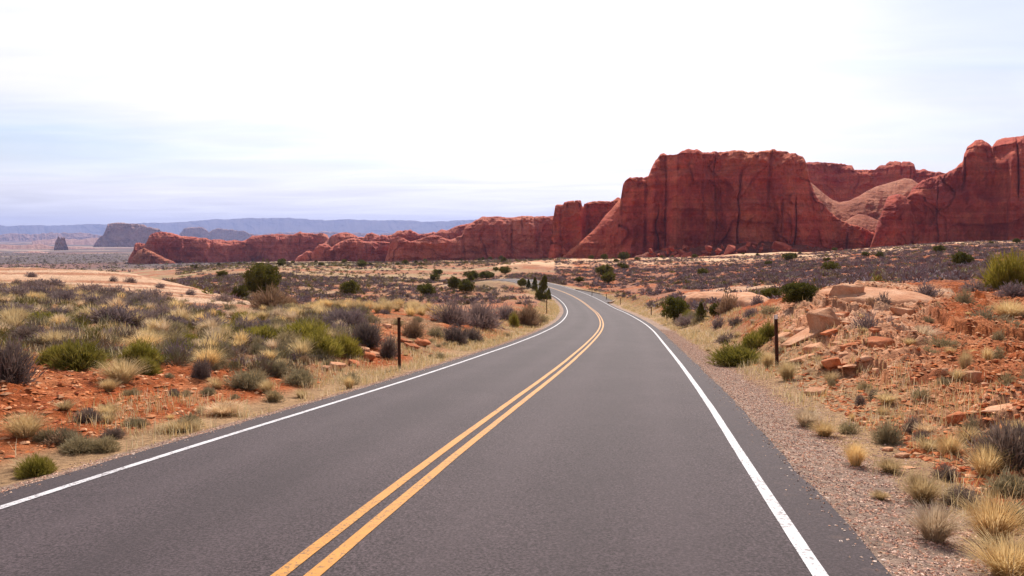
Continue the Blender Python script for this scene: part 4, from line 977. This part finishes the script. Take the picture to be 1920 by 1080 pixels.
# kind, column, row of the foot, width and height in photo pixels, label
PLANTS = [
 # junipers and other trees
 ('juniper.near',492,562,72,66,'dark bushy juniper alone on the left slickrock'),
 ('juniper.mid',452,562,30,26,'low juniper clump left of the lone juniper on the slickrock'),
 ('conifer.mid',1012,562,30,42,'leaning pointed juniper at the inside of the far bend'),
 ('conifer.mid',1029,562,12,20,'spindly small juniper right of the pointed one at the bend'),
 ('conifer.mid',1003,543,16,21,'upright juniper behind the pointed one, closest to the road of three'),
 ('conifer.mid',991,540,12,15,'smallest of the three upright junipers by the far bend'),
 ('juniper.mid',979,540,20,17,'bushy juniper, farthest from the road of three by the far bend'),
 ('juniper.mid',1265,603,56,46,'round dark juniper beside the road posts on the outside of the curve'),
 ('conifer.mid',1314,604,28,34,'pointed dark juniper just right of the round roadside one'),
 ('juniper.mid',1342,595,28,26,'small dark juniper joined to a grey dead shrub behind the pointed one'),
 ('juniper.near',1498,574,76,44,'wide dark juniper at the left end of the pale rock bank'),
 ('juniper.mid',1446,562,42,22,'low dark juniper left of the wide one by the rock bank'),
 ('juniper.mid',1133,519,38,22,'dark juniper on the scrub flat beyond the far bend, rear of a pair'),
 ('juniper.mid',1141,533,30,22,'brighter juniper on the scrub flat beyond the far bend, front of a pair'),
 ('juniper.mid',1803,499,40,26,'dark juniper high on the scrub slope below the right-hand cliff'),
 ('juniper.mid',1558,511,32,20,'juniper alone in the middle of the scrub flat above the rock bank'),
 ('juniper.mid',1760,475,24,15,'small juniper near the bright crest of the scrub slope'),
 ('juniper.mid',1478,489,26,14,'juniper at the foot of the cliff on the shaded crest'),
 ('juniper.mid',1170,489,24,16,'dark juniper on the bright crest under the stepped shoulder of the cliff'),
 ('juniper.mid',1133,488,15,11,'little juniper on the bright crest below the slanting ridge'),
 ('juniper.mid',800,556,40,24,'dark juniper on the valley floor behind the yellow grass crest'),
 ('juniper.mid',656,556,42,30,'dark juniper on the valley floor beyond the slickrock tail'),
 ('juniper.mid',852,545,30,26,'taller left half of a paired juniper clump in the valley'),
 ('juniper.mid',874,550,36,24,'darker right half of a paired juniper clump in the valley'),
 ('juniper.mid',885,525,36,17,'left one of the row of junipers above the paired clump'),
 ('juniper.mid',912,524,34,15,'right one of the row of junipers above the paired clump'),
 ('juniper.mid',947,515,24,15,'round juniper under the bright strip at the left of the far road'),
 ('juniper.mid',930,509,12,8,'tiny juniper left of the round one under the bright strip'),
 ('juniper.mid',820,517,22,12,'juniper in the pale part of the valley above the grass crest'),
 ('juniper.mid',1172,505,18,9,'low juniper behind the pair on the scrub flat'),
 # left bank brush
 ('dark.near',14,722,90,92,'big dark brown bush at the edge of the bare patch, cut by the frame'),
 ('grey.mid',45,546,34,18,'small round grey shrub on the far left by the slickrock'),
 ('grey.mid',102,541,38,20,'grey shrub under the dark ledge of the left slickrock'),
 ('grey.mid',78,560,46,26,'dome-shaped grey shrub below the two by the slickrock ledge'),
 ('grey.mid',122,562,44,22,'grey shrub right of the dome-shaped one on the left flat'),
 ('grey.mid',166,551,50,20,'wide grey shrub at the foot of the slickrock dome'),
 ('grey.mid',162,566,38,18,'low grey shrub directly below the wide one by the slickrock'),
 ('grey.mid',282,566,62,26,'dark purple-grey shrub at the right edge of the brush patch on the left flat'),
 ('grey.mid',205,584,54,28,'purple-grey shrub in the middle of the left brush patch'),
 ('dark.mid',290,580,50,22,'dark shrub overlapping the right edge of the left brush patch'),
 ('grey.mid',384,591,64,24,'long low grey shrub alone on the pale rock left of the lone juniper'),
 ('grey.mid',357,554,20,12,'little round grey shrub on the slickrock slope'),
 ('grey.mid',276,612,56,28,'rounded grey shrub in front of the left brush patch'),
 ('grey.mid',396,618,70,28,'grey shrub in the gap between straw grass and slickrock'),
 ('brown.near',508,582,70,44,'bare grey-brown bush in front of the lone juniper'),
 ('brown.mid',545,580,34,26,'thin brown bush at the right foot of the lone juniper'),
 ('dark.near',50,640,58,32,'dark shrub below the orange boulder on the left bank'),
 ('dark.near',376,712,34,40,'dark brown round clump with straw behind it on the left bank'),
 ('sage.near',484,668,34,28,'grey sage bush among straw in the middle of the left bank'),
 ('sage.near',462,728,66,36,'wide grey-olive sage at the right end of the bare left patch'),
 ('sage.near',520,706,40,30,'pale sage clump left of the tipped slab'),
 ('sage.near',560,720,60,30,'low olive shrub beside the verge left of the tipped slab'),
 ('dark.near',690,650,54,52,'dark twiggy bush left of the dark post, larger of two'),
 ('dark.near',728,670,34,40,'dark twiggy bush right beside the dark post, smaller of two'),
 ('grey.near',652,616,76,38,'broad purple-grey bush below the yellow grass crest'),
 ('brown.near',776,632,40,34,'brown spreading bush right of the dark post'),
 ('dark.near',854,643,54,36,'dark rounded bush on the road cut between post and bend, larger of two'),
 ('dark.near',886,640,34,26,'dark rounded bush on the road cut between post and bend, smaller of two'),
 ('sage.mid',816,632,34,18,'small olive shrub in the road cut behind the brown bush'),
 ('grey.near',848,608,70,40,'pale purple bare bush left of the wide one above the road cut'),
 ('grey.near',902,614,84,46,'wide pale purple bare bush above the road cut'),
 ('grey.mid',948,600,44,30,'grey bush between the wide purple bush and the small bright shrub'),
 ('green.mid',964,614,17,30,'small bright green upright shrub on the inside of the bend'),
 ('brown.near',987,611,56,42,'twiggy grey-brown bush by the bend right of the bright green shrub'),
 ('sage.mid',1016,606,22,18,'olive clump at the foot of the post inside the bend'),
 # left bank green
 ('green.near',150,692,100,52,'large olive green shrub left of the tall straw clump'),
 ('green.near',112,685,70,40,'olive green shrub at the left of the large olive one'),
 ('green.near',262,684,70,44,'green shrub topped with orange straw, right of the large olive one'),
 ('green.near',275,705,46,36,'dark green shrub behind the tall straw clump'),
 ('green.mid',84,604,86,18,'low spreading green shrub among grey brush at the far left'),
 ('green.mid',217,610,36,20,'green shrub in the middle of the left brush patch'),
 ('green.near',490,642,90,32,'long low green shrub, left half of the green swath on the bank'),
 ('green.near',565,640,110,38,'wide green shrub in the middle of the green swath on the bank'),
 ('green.near',600,668,84,46,'bright green shrub at the front of the green swath by the slabs'),
 ('green.near',648,668,60,40,'yellow-green shrub just above the tipped slab'),
 ('green.near',68,892,62,36,'dark green plant touching the gravel at the lower left'),
 # right side brush
 ('grey.mid',1625,622,46,34,'round grey shrub on the pale rock bank, lower left of a pair'),
 ('grey.mid',1667,616,28,22,'small grey shrub right of the round one on the pale rock bank'),
 ('dark.mid',1655,578,40,26,'dark grey shrub on the slickrock hump'),
 ('brown.mid',1634,574,24,18,'brownish twigs left of the dark shrub on the slickrock hump'),
 ('grey.mid',1738,558,46,28,'grey shrub at the right end of the slickrock hump'),
 ('grey.mid',1828,549,58,24,'wide grey shrub on the bank top left of the yellow-green bush'),
 ('grey.mid',1900,556,56,28,'grey shrub in front of the yellow-green bush'),
 ('sage.mid',1807,572,30,28,'thin grey-olive shrub right of the bare pale rock'),
 ('yellowgreen.near',1892,545,80,62,'large yellow-green bush on the bank top, cut by the frame'),
 ('brown.mid',1755,586,26,16,'small brown shrub on red soil below the slickrock hump'),
 ('sage.mid',1850,612,68,30,'wide grey-green brush near the top of the orange slope'),
 ('sage.mid',1768,656,52,26,'grey-green brush strip on the orange slope, right half'),
 ('sage.mid',1738,668,40,18,'grey-green brush strip on the orange slope, left half'),
 ('sage.mid',1900,630,60,28,'grey brush at the frame edge above the orange slope'),
 ('sage.mid',1771,722,28,16,'little olive tuft on bare orange soil'),
 ('sage.mid',1560,724,15,16,'tiny grey ball plant on the lower rubble'),
 ('green.near',1384,684,104,36,'long low green shrub at the edge of the gravel, largest on the outer verge'),
 ('green.near',1414,655,54,34,'green shrub standing just left of the white-capped post'),
 ('green.near',1440,640,40,34,'dull green shrub behind the white-capped post'),
 ('dark.mid',1362,644,44,22,'dark shrub above the long low green shrub'),
 ('grey.mid',1346,616,26,24,'grey shrub below the small dark juniper on the outer verge'),
 ('dark.mid',1380,611,30,20,'dark shrub on bare red soil above the green verge shrubs'),
 ('grey.mid',1288,612,42,22,'pale bare shrub between the round juniper and the verge'),
 ('grey.mid',1408,596,30,20,'grey shrub left of the pale weeds under the wide juniper'),
 ('brown.mid',1363,588,40,36,'dead grey-brown shrub joined to the small dark juniper'),
 ('grey.mid',1421,574,26,22,'round grey shrub in front of the low ledges'),
 ('sage.mid',1446,588,50,16,'pale grey-green weeds below the wide juniper'),
 ('dark.near',1895,884,130,104,'big dark tangled bush below the broken ledge, cut by the frame'),
 ('dark.near',1776,900,40,28,'low dark weed between straw clumps beyond the gravel'),
 ('dark.near',1800,948,54,32,'dark low plant behind the palest straw clump'),
 ('sage.near',1892,928,70,44,'grey-brown weed below the big dark bush'),
 ('dark.mid',1613,760,20,22,'dark little tuft low on the orange slope, nearer of two'),
 ('dark.mid',1637,746,16,20,'dark little tuft low on the orange slope, upper of two'),
 # grass
 ('straw.near',228,718,84,58,'tallest straw clump at the edge of the bare left patch'),
 ('gold.near',205,734,40,30,'golden tuft with dark base under the tallest straw clump'),
 ('straw.near',105,652,66,42,'orange-yellow grass clump behind the olive shrubs'),
 ('straw.near',272,655,76,36,'straw grass rising behind the orange-topped green shrub'),
 ('straw.mid',151,602,26,28,'single bright yellow tuft in the left brush patch'),
 ('straw.near',36,606,44,36,'pale straw tuft at the far left among grey brush'),
 ('straw.near',392,690,62,50,'straw clump behind the dark brown round clump'),
 ('straw.near',520,640,34,44,'tall thin straw plumes in the green swath'),
 ('straw.near',580,668,40,42,'pale plumes in front of the green swath'),
 ('pale.mid',333,614,32,22,'whitish tuft in the gap right of the left brush patch'),
 ('gold.near',47,822,90,62,'golden grass clump with dark base at the lower left of the bare patch'),
 ('sage.near',92,828,44,26,'dark sage clump right of the golden lower-left clump'),
 ('sage.near',122,832,46,34,'grey sage clump second from the golden lower-left clump'),
 ('dark.near',166,790,38,26,'dark weed in the bare patch, left of a close pair'),
 ('straw.near',203,782,46,32,'dry straw tuft in the bare patch, right of a dark weed'),
 ('sage.near',148,846,70,30,'tangled grey weeds beside the gravel at the lower left'),
 ('dark.near',212,822,38,22,'dark weed in the tangle above the gravel at the lower left'),
 ('sage.near',196,846,60,28,'grey weed touching the gravel right of the lower-left tangle'),
 ('dark.near',327,744,24,16,'small dark weed on bare soil below the dark brown clump'),
 ('sage.near',390,740,30,14,'flat grey weed on bare soil right of the small dark weed'),
 ('sage.near',247,742,30,14,'flat grey weed on bare soil under the tall straw clump'),
 ('gold.near',340,808,80,24,'golden grass strip on the verge below the bare left patch'),
 ('pale.near',420,778,80,26,'pale grass strip on the verge right of the golden strip'),
 ('straw.near',500,738,36,34,'straw tuft on the verge below the pale sage'),
 ('straw.near',655,728,28,30,'orange tuft on the verge left of the dark post'),
 ('straw.near',1476,712,46,46,'round straw tuft at the foot of the white-capped post'),
 ('straw.near',1440,690,36,40,'olive straw clump left of the white-capped post'),
 ('gold.near',1809,698,30,54,'upright golden tuft on the orange slope'),
 ('straw.mid',1850,680,28,40,'slim straw tuft right of the upright golden one'),
 ('pale.mid',1730,636,60,34,'pale dry bunch on the upper orange slope'),
 ('straw.near',1892,598,70,44,'straw bunch near the frame edge below the yellow-green bush'),
 ('sage.near',1664,832,48,42,'round olive-grey bunch with dark base beyond the gravel'),
 ('dark.near',1715,814,32,32,'dark round tuft right of the olive-grey bunch'),
 ('dark.near',1731,830,34,22,'dark tuft below the dark round tuft on the lower slope'),
 ('gold.near',1780,858,58,58,'golden grass bunch with dark base left of the big dark bush'),
 ('straw.near',1848,894,70,76,'yellow-green grass in front of the big dark bush'),
 ('straw.near',1604,874,50,58,'tall straw tuft at the gravel edge below the olive-grey bunch'),
 ('pale.near',1512,800,60,42,'pale feathery tuft hanging over the gravel, upper of two'),
 ('gold.near',1545,818,54,34,'golden tuft at the gravel edge right below the pale feathery one'),
 ('gold.near',1668,886,58,30,'low golden tuft by the white bar-shaped stone'),
 ('gold.near',1730,940,90,62,'spreading golden clump beyond the gravel, left of the dark low plant'),
 ('pale.near',1752,1014,100,88,'palest feathery straw clump at the gravel edge'),
 ('gold.near',1862,1018,120,112,'large straw clump right of the palest feathery one'),
 ('straw.near',1890,1085,150,96,'straw clump filling the bottom corner of the verge'),
 ('gold.near',1650,936,36,18,'tiny golden tuft growing in the gravel'),
 ('gold.mid',1597,790,18,20,'tiny golden tuft at the foot of the orange slope'),
]
random.seed(11)
for k, (kd, u, v, w, h, lab) in enumerate(PLANTS):
    x, y, z = px(u, v)
    s = y / FPX * 1.0
    g_ = 1.0 if (u > 1500 and v > 760) else 1.0
    plant(kd, x, y, z, w * s * (1.0 if kd[:3] in ('jun', 'con') else 1.25 * g_), h * s * 1.1, lab, None, parts=(w >= 34), lean=.22 if 'leaning' in lab else 0)
print('hand plants', len(PLANTS))
# ---- repeats spread over the ground
USED = {}
def sow(n, kinds, ulo, uhi, dlo, dhi, wlo, whi, hr, lab, grp, test=None, dens=None, size=None, pw=1.0, seed=1):
    random.seed(seed); rr = np.random.default_rng(seed); made = 0; tries = 0
    while made < n and tries < n * 12:
        tries += 1
        d = math.sqrt(rr.uniform(dlo**2, dhi**2)) if pw == 1 else dlo * (dhi / dlo) ** rr.random()
        u = rr.uniform(ulo, uhi); x = (u - 960) / FPX * d
        if abs(road_near([x], [d])[0][0]) < 6.3: continue
        if any(zone(z_, [x], [d])[0] for z_ in ZONES) and rr.random() < .93: continue
        if test and not test(u, d, x): continue
        kd = random.choice(kinds); w = wlo * (whi / wlo) ** rr.random()
        z = float(height([x], [d])[0])
        plant(kd, x, d, z, w, w * random.uniform(*hr), lab, grp, parts=False); made += 1
row_of = lambda x, d: HZ - float(height([x], [d], False)[0]) / d * FPX
patch = lambda x, y, s, lo, seed: n2(np.array([x / s]), np.array([y / s]), seed)[0] > lo
sow(62, ['grey.mid', 'grey.mid', 'dark.mid'], -40, 330, 27, 58, .9, 1.8, (.36, .5), 'grey brush mound in the dense patch below the left slickrock', 'grey brush below the left slickrock', test=lambda u, d, x: row_of(x, d) > np.interp(u, *zip(*FRONT)) + 4, seed=21)
sow(40, ['grey.mid', 'sage.mid', 'sage.mid', 'green.mid'], 250, 640, 22, 52, .7, 1.3, (.4, .6), 'low grey shrub between straw grass in the middle of the left bank', 'low shrubs in the middle of the left bank', seed=22)
sow(90, ['straw.mid', 'straw.mid', 'pale.mid'], -40, 640, 21, 40, .6, 1.2, (.6, .95), 'straw grass tuft among green shrubs on the left bank', 'straw tufts on the left bank', seed=23)
sow(58, ['straw.mid', 'straw.mid', 'gold.mid'], 590, 840, 44, 56, .7, 1.3, (.7, 1.05), 'yellow grass tuft in the dense band along the crest of the left bank', 'yellow tufts on the left crest', seed=24)
sow(20, ['straw.mid'], 480, 640, 42, 60, .7, 1.2, (.6, .9), 'yellow grass tuft on the bank right of the lone juniper', 'yellow tufts by the lone juniper', seed=25)
sow(34, ['sage.mid', 'straw.mid', 'sage.mid', 'dark.mid'], 330, 640, 17.5, 27, .35, .8, (.5, .8), 'small dry weed on the lower left bank above the verge', 'small weeds on the lower left bank', seed=26)
sow(18, ['sage.mid', 'gold.mid'], 0, 420, 9.8, 19, .18, .4, (.5, .8), 'tiny dry weed on the bare red patch of the left bank', 'weeds on the bare left patch', seed=27)
sow(34, ['sage.mid', 'gold.mid', 'straw.mid', 'sage.mid'], 1590, 2000, 9, 26, .15, .5, (.5, .9), 'small dry weed scattered on the orange slope', 'weeds on the orange slope', seed=28)
sow(22, ['gold.mid', 'pale.mid', 'sage.mid'], 1600, 1990, 5.5, 9.5, .18, .4, (.5, .9), 'small dry grass tuft between the gravel and the orange slope', 'tufts beyond the gravel', seed=29)
sow(16, ['grey.mid', 'sage.mid'], 640, 960, 26, 54, .6, 1.2, (.4, .6), 'small shrub on the left road cut above the verge', 'shrubs on the left road cut', seed=30)
sow(45, ['grey.mid', 'grey.mid', 'dark.mid', 'sage.far'], 1130, 1500, 62, 130, .9, 1.7, (.4, .55), 'purple-grey brush on the red flat beside the outer road edge', 'brush on the flat beside the road', seed=31)
sow(30, ['grey.mid', 'grey.mid', 'dark.mid'], 1500, 2000, 42, 85, .8, 1.5, (.4, .55), 'purple-grey brush on the slope just behind the pale rock bank', 'brush behind the rock bank', seed=32)
sow(30, ['grey.mid', 'dark.mid', 'grey.far'], 560, 1000, 84, 150, .9, 1.8, (.4, .55), 'purple-grey brush on the valley floor behind the left crest', 'brush on the valley floor', seed=33)
sow(42, ['juniper.far', 'juniper.far', 'conifer.far'], 350, 960, 170, 620, 2.4, 4.6, (.55, .8), 'small dark juniper dotting the valley floor before the low cliffs', 'junipers on the valley floor', seed=34)
sow(22, ['juniper.far'], 1060, 1990, 150, 360, 1.8, 3.4, (.5, .7), 'small dark juniper dotting the scrub slope below the big cliffs', 'junipers on the scrub slope', seed=35)
sow(14, ['green.mid', 'sage.mid'], 1180, 1460, 50, 75, .8, 1.4, (.4, .6), 'olive shrub on the verge side of the scrub flat', 'olive shrubs by the outer verge', seed=36)
def verge_sow(n, kinds, o0, o1, s0, s1, wlo, whi, hr, lab, grp, seed):
    random.seed(seed)
    for _ in range(n):
        j = int((s0 + (s1 - s0) * random.random() ** 1.4) / SS[1]); o = random.uniform(o0, o1)
        x = RX[j] + o * math.cos(RH[j]); y = RY[j] - o * math.sin(RH[j]); w = random.uniform(wlo, whi)
        plant(random.choice(kinds), x, y, float(height([x], [y])[0]), w, w * random.uniform(*hr), lab, grp, parts=False)
verge_sow(60, ['sage.mid', 'straw.mid', 'gold.mid', 'brown.mid', 'sage.mid'], -7.2, -4.9, 15, 55, .2, .55, (.35, .7), 'dry weed rooted along the inner gravel edge of the road', 'weeds along the inner verge', 41)
verge_sow(55, ['straw.mid', 'gold.mid', 'pale.mid', 'sage.mid'], 5.0, 7.6, 14, 60, .22, .6, (.4, .7), 'dry grass tuft rooted along the outer gravel edge of the road', 'tufts along the outer verge', 42)
random.seed(51)
for u_, v_, w_, h_, l_ in ((60, 520, 20, 10, 'tiny grey shrub on the ledge near the top of the left slickrock'), (212, 528, 16, 9, 'tiny grey shrub on the crest side of the left slickrock dome'), (246, 531, 22, 11, 'small dark shrub halfway down the left slickrock'), (420, 566, 40, 14, 'spreading thin shrub on the pale rock left of the lone juniper'), (300, 540, 18, 9, 'small shrub in a crack of the left slickrock above the dark purple-grey one')):
    x, y, z = px(u_, v_); plant('grey.mid', x, y, z, w_ * y / FPX * 1.2, h_ * y / FPX * 1.2, l_, None, parts=False)
# ---- scrub too dense to count
def mass(name, pts, w, hr, cols, tri, seed, mat, label, cat):
    r = np.random.default_rng(seed); n = len(pts)
    z = height(pts[:, 0], pts[:, 1], False)
    d = r.normal(size=(n, tri, 3)); d[..., 2] = np.abs(d[..., 2]); d /= np.linalg.norm(d, axis=2)[..., None]
    P0 = d * r.uniform(.2, .75, (n, tri, 1)); dn = d + r.normal(0, .45, (n, tri, 3)) + (0, 0, .35)
    P1 = P0 + dn * r.uniform(.25, .42, (n, tri, 1))
    sc = np.stack([w / 2, w / 2, w * hr], 1)[:, None]
    o = np.stack([pts[:, 0], pts[:, 1], z - .03 * w], 1)[:, None]
    s = np.cross(dn, r.normal(size=dn.shape)); s /= np.linalg.norm(s, axis=2)[..., None]; s *= .085 * math.sqrt(40 / tri) * (.55 if tri > 100 else 1)
    V = np.stack([P0 - s, P0 + s, P1 + s * .5, P1 - s * .5], 2)
    V = V * sc[:, :, None] + o[:, :, None]
    F = np.arange(n * tri * 4).reshape(-1, 4)
    c = np.repeat(cols * r.uniform(.75, 1.25, (n, 1)), tri * 4, 0)
    o = put(name, mesh(name, V.reshape(-1, 3), F, mat, False, c)); tag(o, label, cat, kind='stuff'); return o
mmass = NT('scrub_twigs', .9, .1); mmass.color(mmass.attr())
def clear(p, keep=.05):
    k = np.abs(road_near(p[:, 0], p[:, 1])[0]) > 6.6
    for z_ in ZONES: k &= ~(zone(z_, p[:, 0], p[:, 1]) & (r.random(len(p)) > keep))
    return p[k]
cg = np.array([(.25,.185,.195),(.21,.155,.165),(.28,.215,.215),(.24,.18,.125),(.29,.25,.15),(.22,.19,.05)])
def pick(n, pr): return cg[r.choice(6, n, p=pr)]
a = area(21000, 1040, 2100, 52, 345, .5); a = clear(a)
a = a[fbm(a[:, 0] / 14, a[:, 1] / 22, 3, 201) + .45 * fbm(a[:, 0] / 3, a[:, 1] / 3, 2, 203) > -.26]
hill = (a[:, 1] > 225); a = a[~hill | (r.random(len(a)) < .42)]
mass('scrub', a, r.uniform(.7, 1.7, len(a)), r.uniform(.3, .45, len(a)), pick(len(a), (.34, .26, .18, .08, .09, .05)), 42, 301, mmass.m, 'purple-grey scrub covering the flat between the outer road edge and the cliffs', 'scrub')
b1 = area(6000, 300, 1060, 72, 200, .5); b2 = area(5600, 330, 1060, 150, 620, .5)
b = clear(np.concatenate([b1, b2])); b = b[fbm(b[:, 0] / 18, b[:, 1] / 26, 3, 205) + .4 * fbm(b[:, 0] / 4, b[:, 1] / 4, 2, 207) > -.12]
wd = r.uniform(.7, 1.7, len(b)) * (1 + .9 * sstep(200, 420, b[:, 1]))
pr = np.where(b[:, 1] > 210, 1, 0); cols = np.where(pr[:, None] == 1, pick(len(b), (.12, .12, .12, .22, .22, .20)), pick(len(b), (.24, .18, .18, .16, .14, .10)))
mass('scrub', b, wd, r.uniform(.3, .5, len(b)), cols, 36, 303, mmass.m, 'grey and olive scrub covering the valley floor below the low cliffs', 'scrub')
b = np.concatenate([area(3800, -250, 480, 600, 3000, .8)])
mass('scrub', b, r.uniform(3, 7, len(b)), r.uniform(.3, .5, len(b)), pick(len(b), (.1, .1, .1, .25, .2, .25)), 14, 305, mmass.m, 'specks of scrub over the hazy plain at the left', 'scrub')
b = clear(area(3800, -300, 680, 18, 58, .6)); b = b[(b[:, 0] / b[:, 1] * FPX + 960 > 230) | (b[:, 1] < 45)] 
mass('scrub', b, r.uniform(.25, .9, len(b)), r.uniform(.3, .55, len(b)), pick(len(b), (.10, .06, .08, .24, .32, .20)), 190, 307, mmass.m, 'fine low brush between the shrubs of the left bank', 'scrub')
# ---- short dry grass along both verges
def blades(name, pts, h, cols, label, seed):
    r = np.random.default_rng(seed); n = len(pts); z = height(pts[:, 0], pts[:, 1])
    a = r.uniform(0, 6.28, n); l = h * r.uniform(.1, .7, n)
    B = np.stack([pts[:, 0], pts[:, 1], z - .01], 1); o = np.stack([np.cos(a) * l, np.sin(a) * l, h], 1)
    wd = np.clip(.0022 + pts[:, 1] * .00014, .003, .015)
    s = np.stack([-np.sin(a) * wd, np.cos(a) * wd, 0 * a], 1)
    V = np.stack([B - s, B + s, B + o * (.6, .6, .7) + s * .7, B + o * (.6, .6, .7) - s * .7, B + o], 1).reshape(-1, 3)
    k = (np.arange(n) * 5)[:, None]
    t = put(name, mesh(name, V, [k + np.array([[0, 1, 2, 3]]), k + np.array([[3, 2, 4]])], mgrass, False, np.repeat(cols, 5, 0)))
    tag(t, label, 'grass', kind='stuff')
mg = NT('verge_grass_blades', .8, .15); mg.color(mg.attr())
t_ = mg.new('ShaderNodeBsdfTranslucent'); mg.l.new(mg.attr(), t_.inputs['Color'])
x_ = mg.new('ShaderNodeMixShader'); x_.inputs[0].default_value = .35
mg.l.new(mg.b.outputs[0], x_.inputs[1]); mg.l.new(t_.outputs[0], x_.inputs[2]); mg.l.new(x_.outputs[0], mg.out.inputs['Surface'])
mgrass = mg.m
gp = np.array([(.66,.48,.24),(.72,.56,.33),(.58,.38,.15),(.74,.62,.42),(.46,.36,.19),(.40,.34,.16)])
def verge(n, lo, hi, s0, s1, bias, thr, hh, seed, name, label):
    p = along_road(n, lo, hi, s0, s1, bias)
    k = fbm(p[:, 0] / .9, p[:, 1] / .9, 3, seed) + .5 * fbm(p[:, 0] / 5, p[:, 1] / 5, 2, seed + 3)
    p = p[(k > thr)]; p = p[p[:, 1] > 2]
    blades(name, p, r.uniform(*hh, len(p)), gp[r.integers(0, 6, len(p))] * r.uniform(.8, 1.15, (len(p), 1)), label, seed)
verge(60000, -7.2, -4.5, 10, 150, 1.35, -.02, (.06, .26), 401, 'verge_grass', 'short dry grass along the inner verge of the road')
verge(60000, 4.95, 8.6, 8, 150, 1.4, .04, (.06, .28), 403, 'verge_grass', 'short dry grass along the outer verge of the road')
pp = clear(area(90000, -200, 660, 17, 60, .7), .02); k = fbm(pp[:, 0] / 1.5, pp[:, 1] / 1.5, 3, 411) > .17; pp = pp[k]
blades('bank_grass', pp, r.uniform(.10, .42, len(pp)), gp[r.integers(0, 6, len(pp))] * r.uniform(.8, 1.15, (len(pp), 1)), 'thin straw grass between the shrubs of the left bank', 413)
pp = area(5000, 1430, 2050, 6, 30, .8); pp = pp[np.abs(road_near(pp[:, 0], pp[:, 1])[0]) > 6]; k = fbm(pp[:, 0] / 1.6, pp[:, 1] / 1.6, 3, 421) > .32; pp = pp[k]
blades('bank_grass', pp, r.uniform(.03, .12, len(pp)), gp[r.integers(0, 6, len(pp))] * r.uniform(.7, 1.1, (len(pp), 1)), 'sparse straw grass on the orange slope of the outer bank', 423)

# ------------------------------------------------------------------ roadside delineator posts
mp_ = NT('rusty_steel', .7, .3)
mp_.color(mp_.mix(mp_.noise(mp_.coord('Object', (3, 3, 1)), 4, 5, .7), (.045, .018, .012), (.11, .04, .025)))
mr = NT('reflector_white', .35, .5); mr.color((.80, .78, .78))
def post(u, v, hpx, label, cap=True, lean=0.0, turnz=0.0, h=None, dot=False):
    x, y, z = px(u, v); h = hpx * y / FPX
    e = empty('roadside_post', (x, y, z)); e.rotation_euler = (0, lean, turnz)
    # flanged channel: a U with two flanges, 3 mm of steel made 6 mm for strength at distance
    w, dp, fl, t = .034, .034, .016, .006
    out = [(-w - fl, 0), (-w, 0), (-w + .008, dp), (w - .008, dp), (w, 0), (w + fl, 0), (w + fl, -t), (w - t * .5, -t), (w - .008 - t, dp - t), (-w + .008 + t, dp - t), (-w + t * .5, -t), (-w - fl, -t)]
    V = [(a, b, -.25) for a, b in out] + [(a, b, h) for a, b in out]; n = len(out)
    bm = bmesh.new(); vs = [bm.verts.new(q) for q in V]
    for i in range(n): bm.faces.new((vs[i], vs[(i + 1) % n], vs[n + (i + 1) % n], vs[n + i]))
    for a, b, c, d in ((0, 1, 10, 11), (1, 2, 9, 10), (2, 3, 8, 9), (3, 4, 7, 8), (4, 5, 6, 7)):
        bm.faces.new((vs[n + a], vs[n + b], vs[n + c], vs[n + d]))
    me = bpy.data.meshes.new('post'); bm.to_mesh(me); bm.free(); me.materials.append(mp_.m)
    put('post', me, parent=e)
    if cap:
        bm = bmesh.new()
        if dot:
            bmesh.ops.create_cone(bm, cap_ends=True, segments=20, radius1=.055, radius2=.055, depth=.02)
            bmesh.ops.rotate(bm, verts=bm.verts, matrix=Matrix.Rotation(R(90), 3, 'X')); bmesh.ops.translate(bm, verts=bm.verts, vec=(0, -.024, h - .03))
        else:
            bmesh.ops.create_cube(bm, size=1); bmesh.ops.scale(bm, verts=bm.verts, vec=(.092, .012, .115)); bmesh.ops.translate(bm, verts=bm.verts, vec=(0, -.022, h - .045))
            bmesh.ops.bevel(bm, geom=bm.edges[:], offset=.004, segments=2, affect='EDGES')
        me = bpy.data.meshes.new('reflector'); bm.to_mesh(me); bm.free(); me.materials.append(mr.m)
        put('reflector', me, parent=e)
    tag(e, label, 'road post', 'steel delineator posts along the road'); return e
post(749, 691, 97, 'plain dark steel post on the left bank, without a reflector', cap=False)
post(1457, 688, 98, 'tall dark steel post with white reflector at the foot of the rubble bank', lean=-.05)
post(1250, 601, 25, 'dark post with round white reflector in front of the round juniper', dot=True)
post(1221, 591, 18, 'dark post with white top just left of the round juniper')
post(1163, 571, 12, 'small dark post, nearer of two plain ones on the outer curve', cap=False)
post(1137, 563, 12, 'small dark post, farther of two plain ones on the outer curve', cap=False)
post(1110, 555, 14, 'thin dark post at the mouth of the paved turnout', cap=False)
post(1025, 588, 32, 'thin dark post inside the far bend under the small junipers', cap=False)

# ------------------------------------------------------------------ air
bm = bmesh.new()
bmesh.ops.create_cube(bm, size=1)
for v in bm.verts:
    v.co = (v.co.x * 62000, 12000 + v.co.y * 36500, 0)[0:2] + ((-130.0,) if v.co.z < 0 else (640.0,))
me = bpy.data.meshes.new('haze'); bm.to_mesh(me); bm.free()
mh = bpy.data.materials.new('haze'); mh.use_nodes = True
nt = mh.node_tree; nt.nodes.remove(nt.nodes['Principled BSDF'])
pv = nt.nodes.new('ShaderNodeVolumePrincipled')
pv.inputs['Color'].default_value = (.46, .54, .97, 1); pv.inputs['Density'].default_value = 0.000041; pv.inputs['Anisotropy'].default_value = 0.2
nt.links.new(pv.outputs[0], nt.nodes['Material Output'].inputs['Volume'])
me.materials.append(mh)
o = put('haze', me); tag(o, kind='stuff')
scene.cycles.volume_bounces = 0
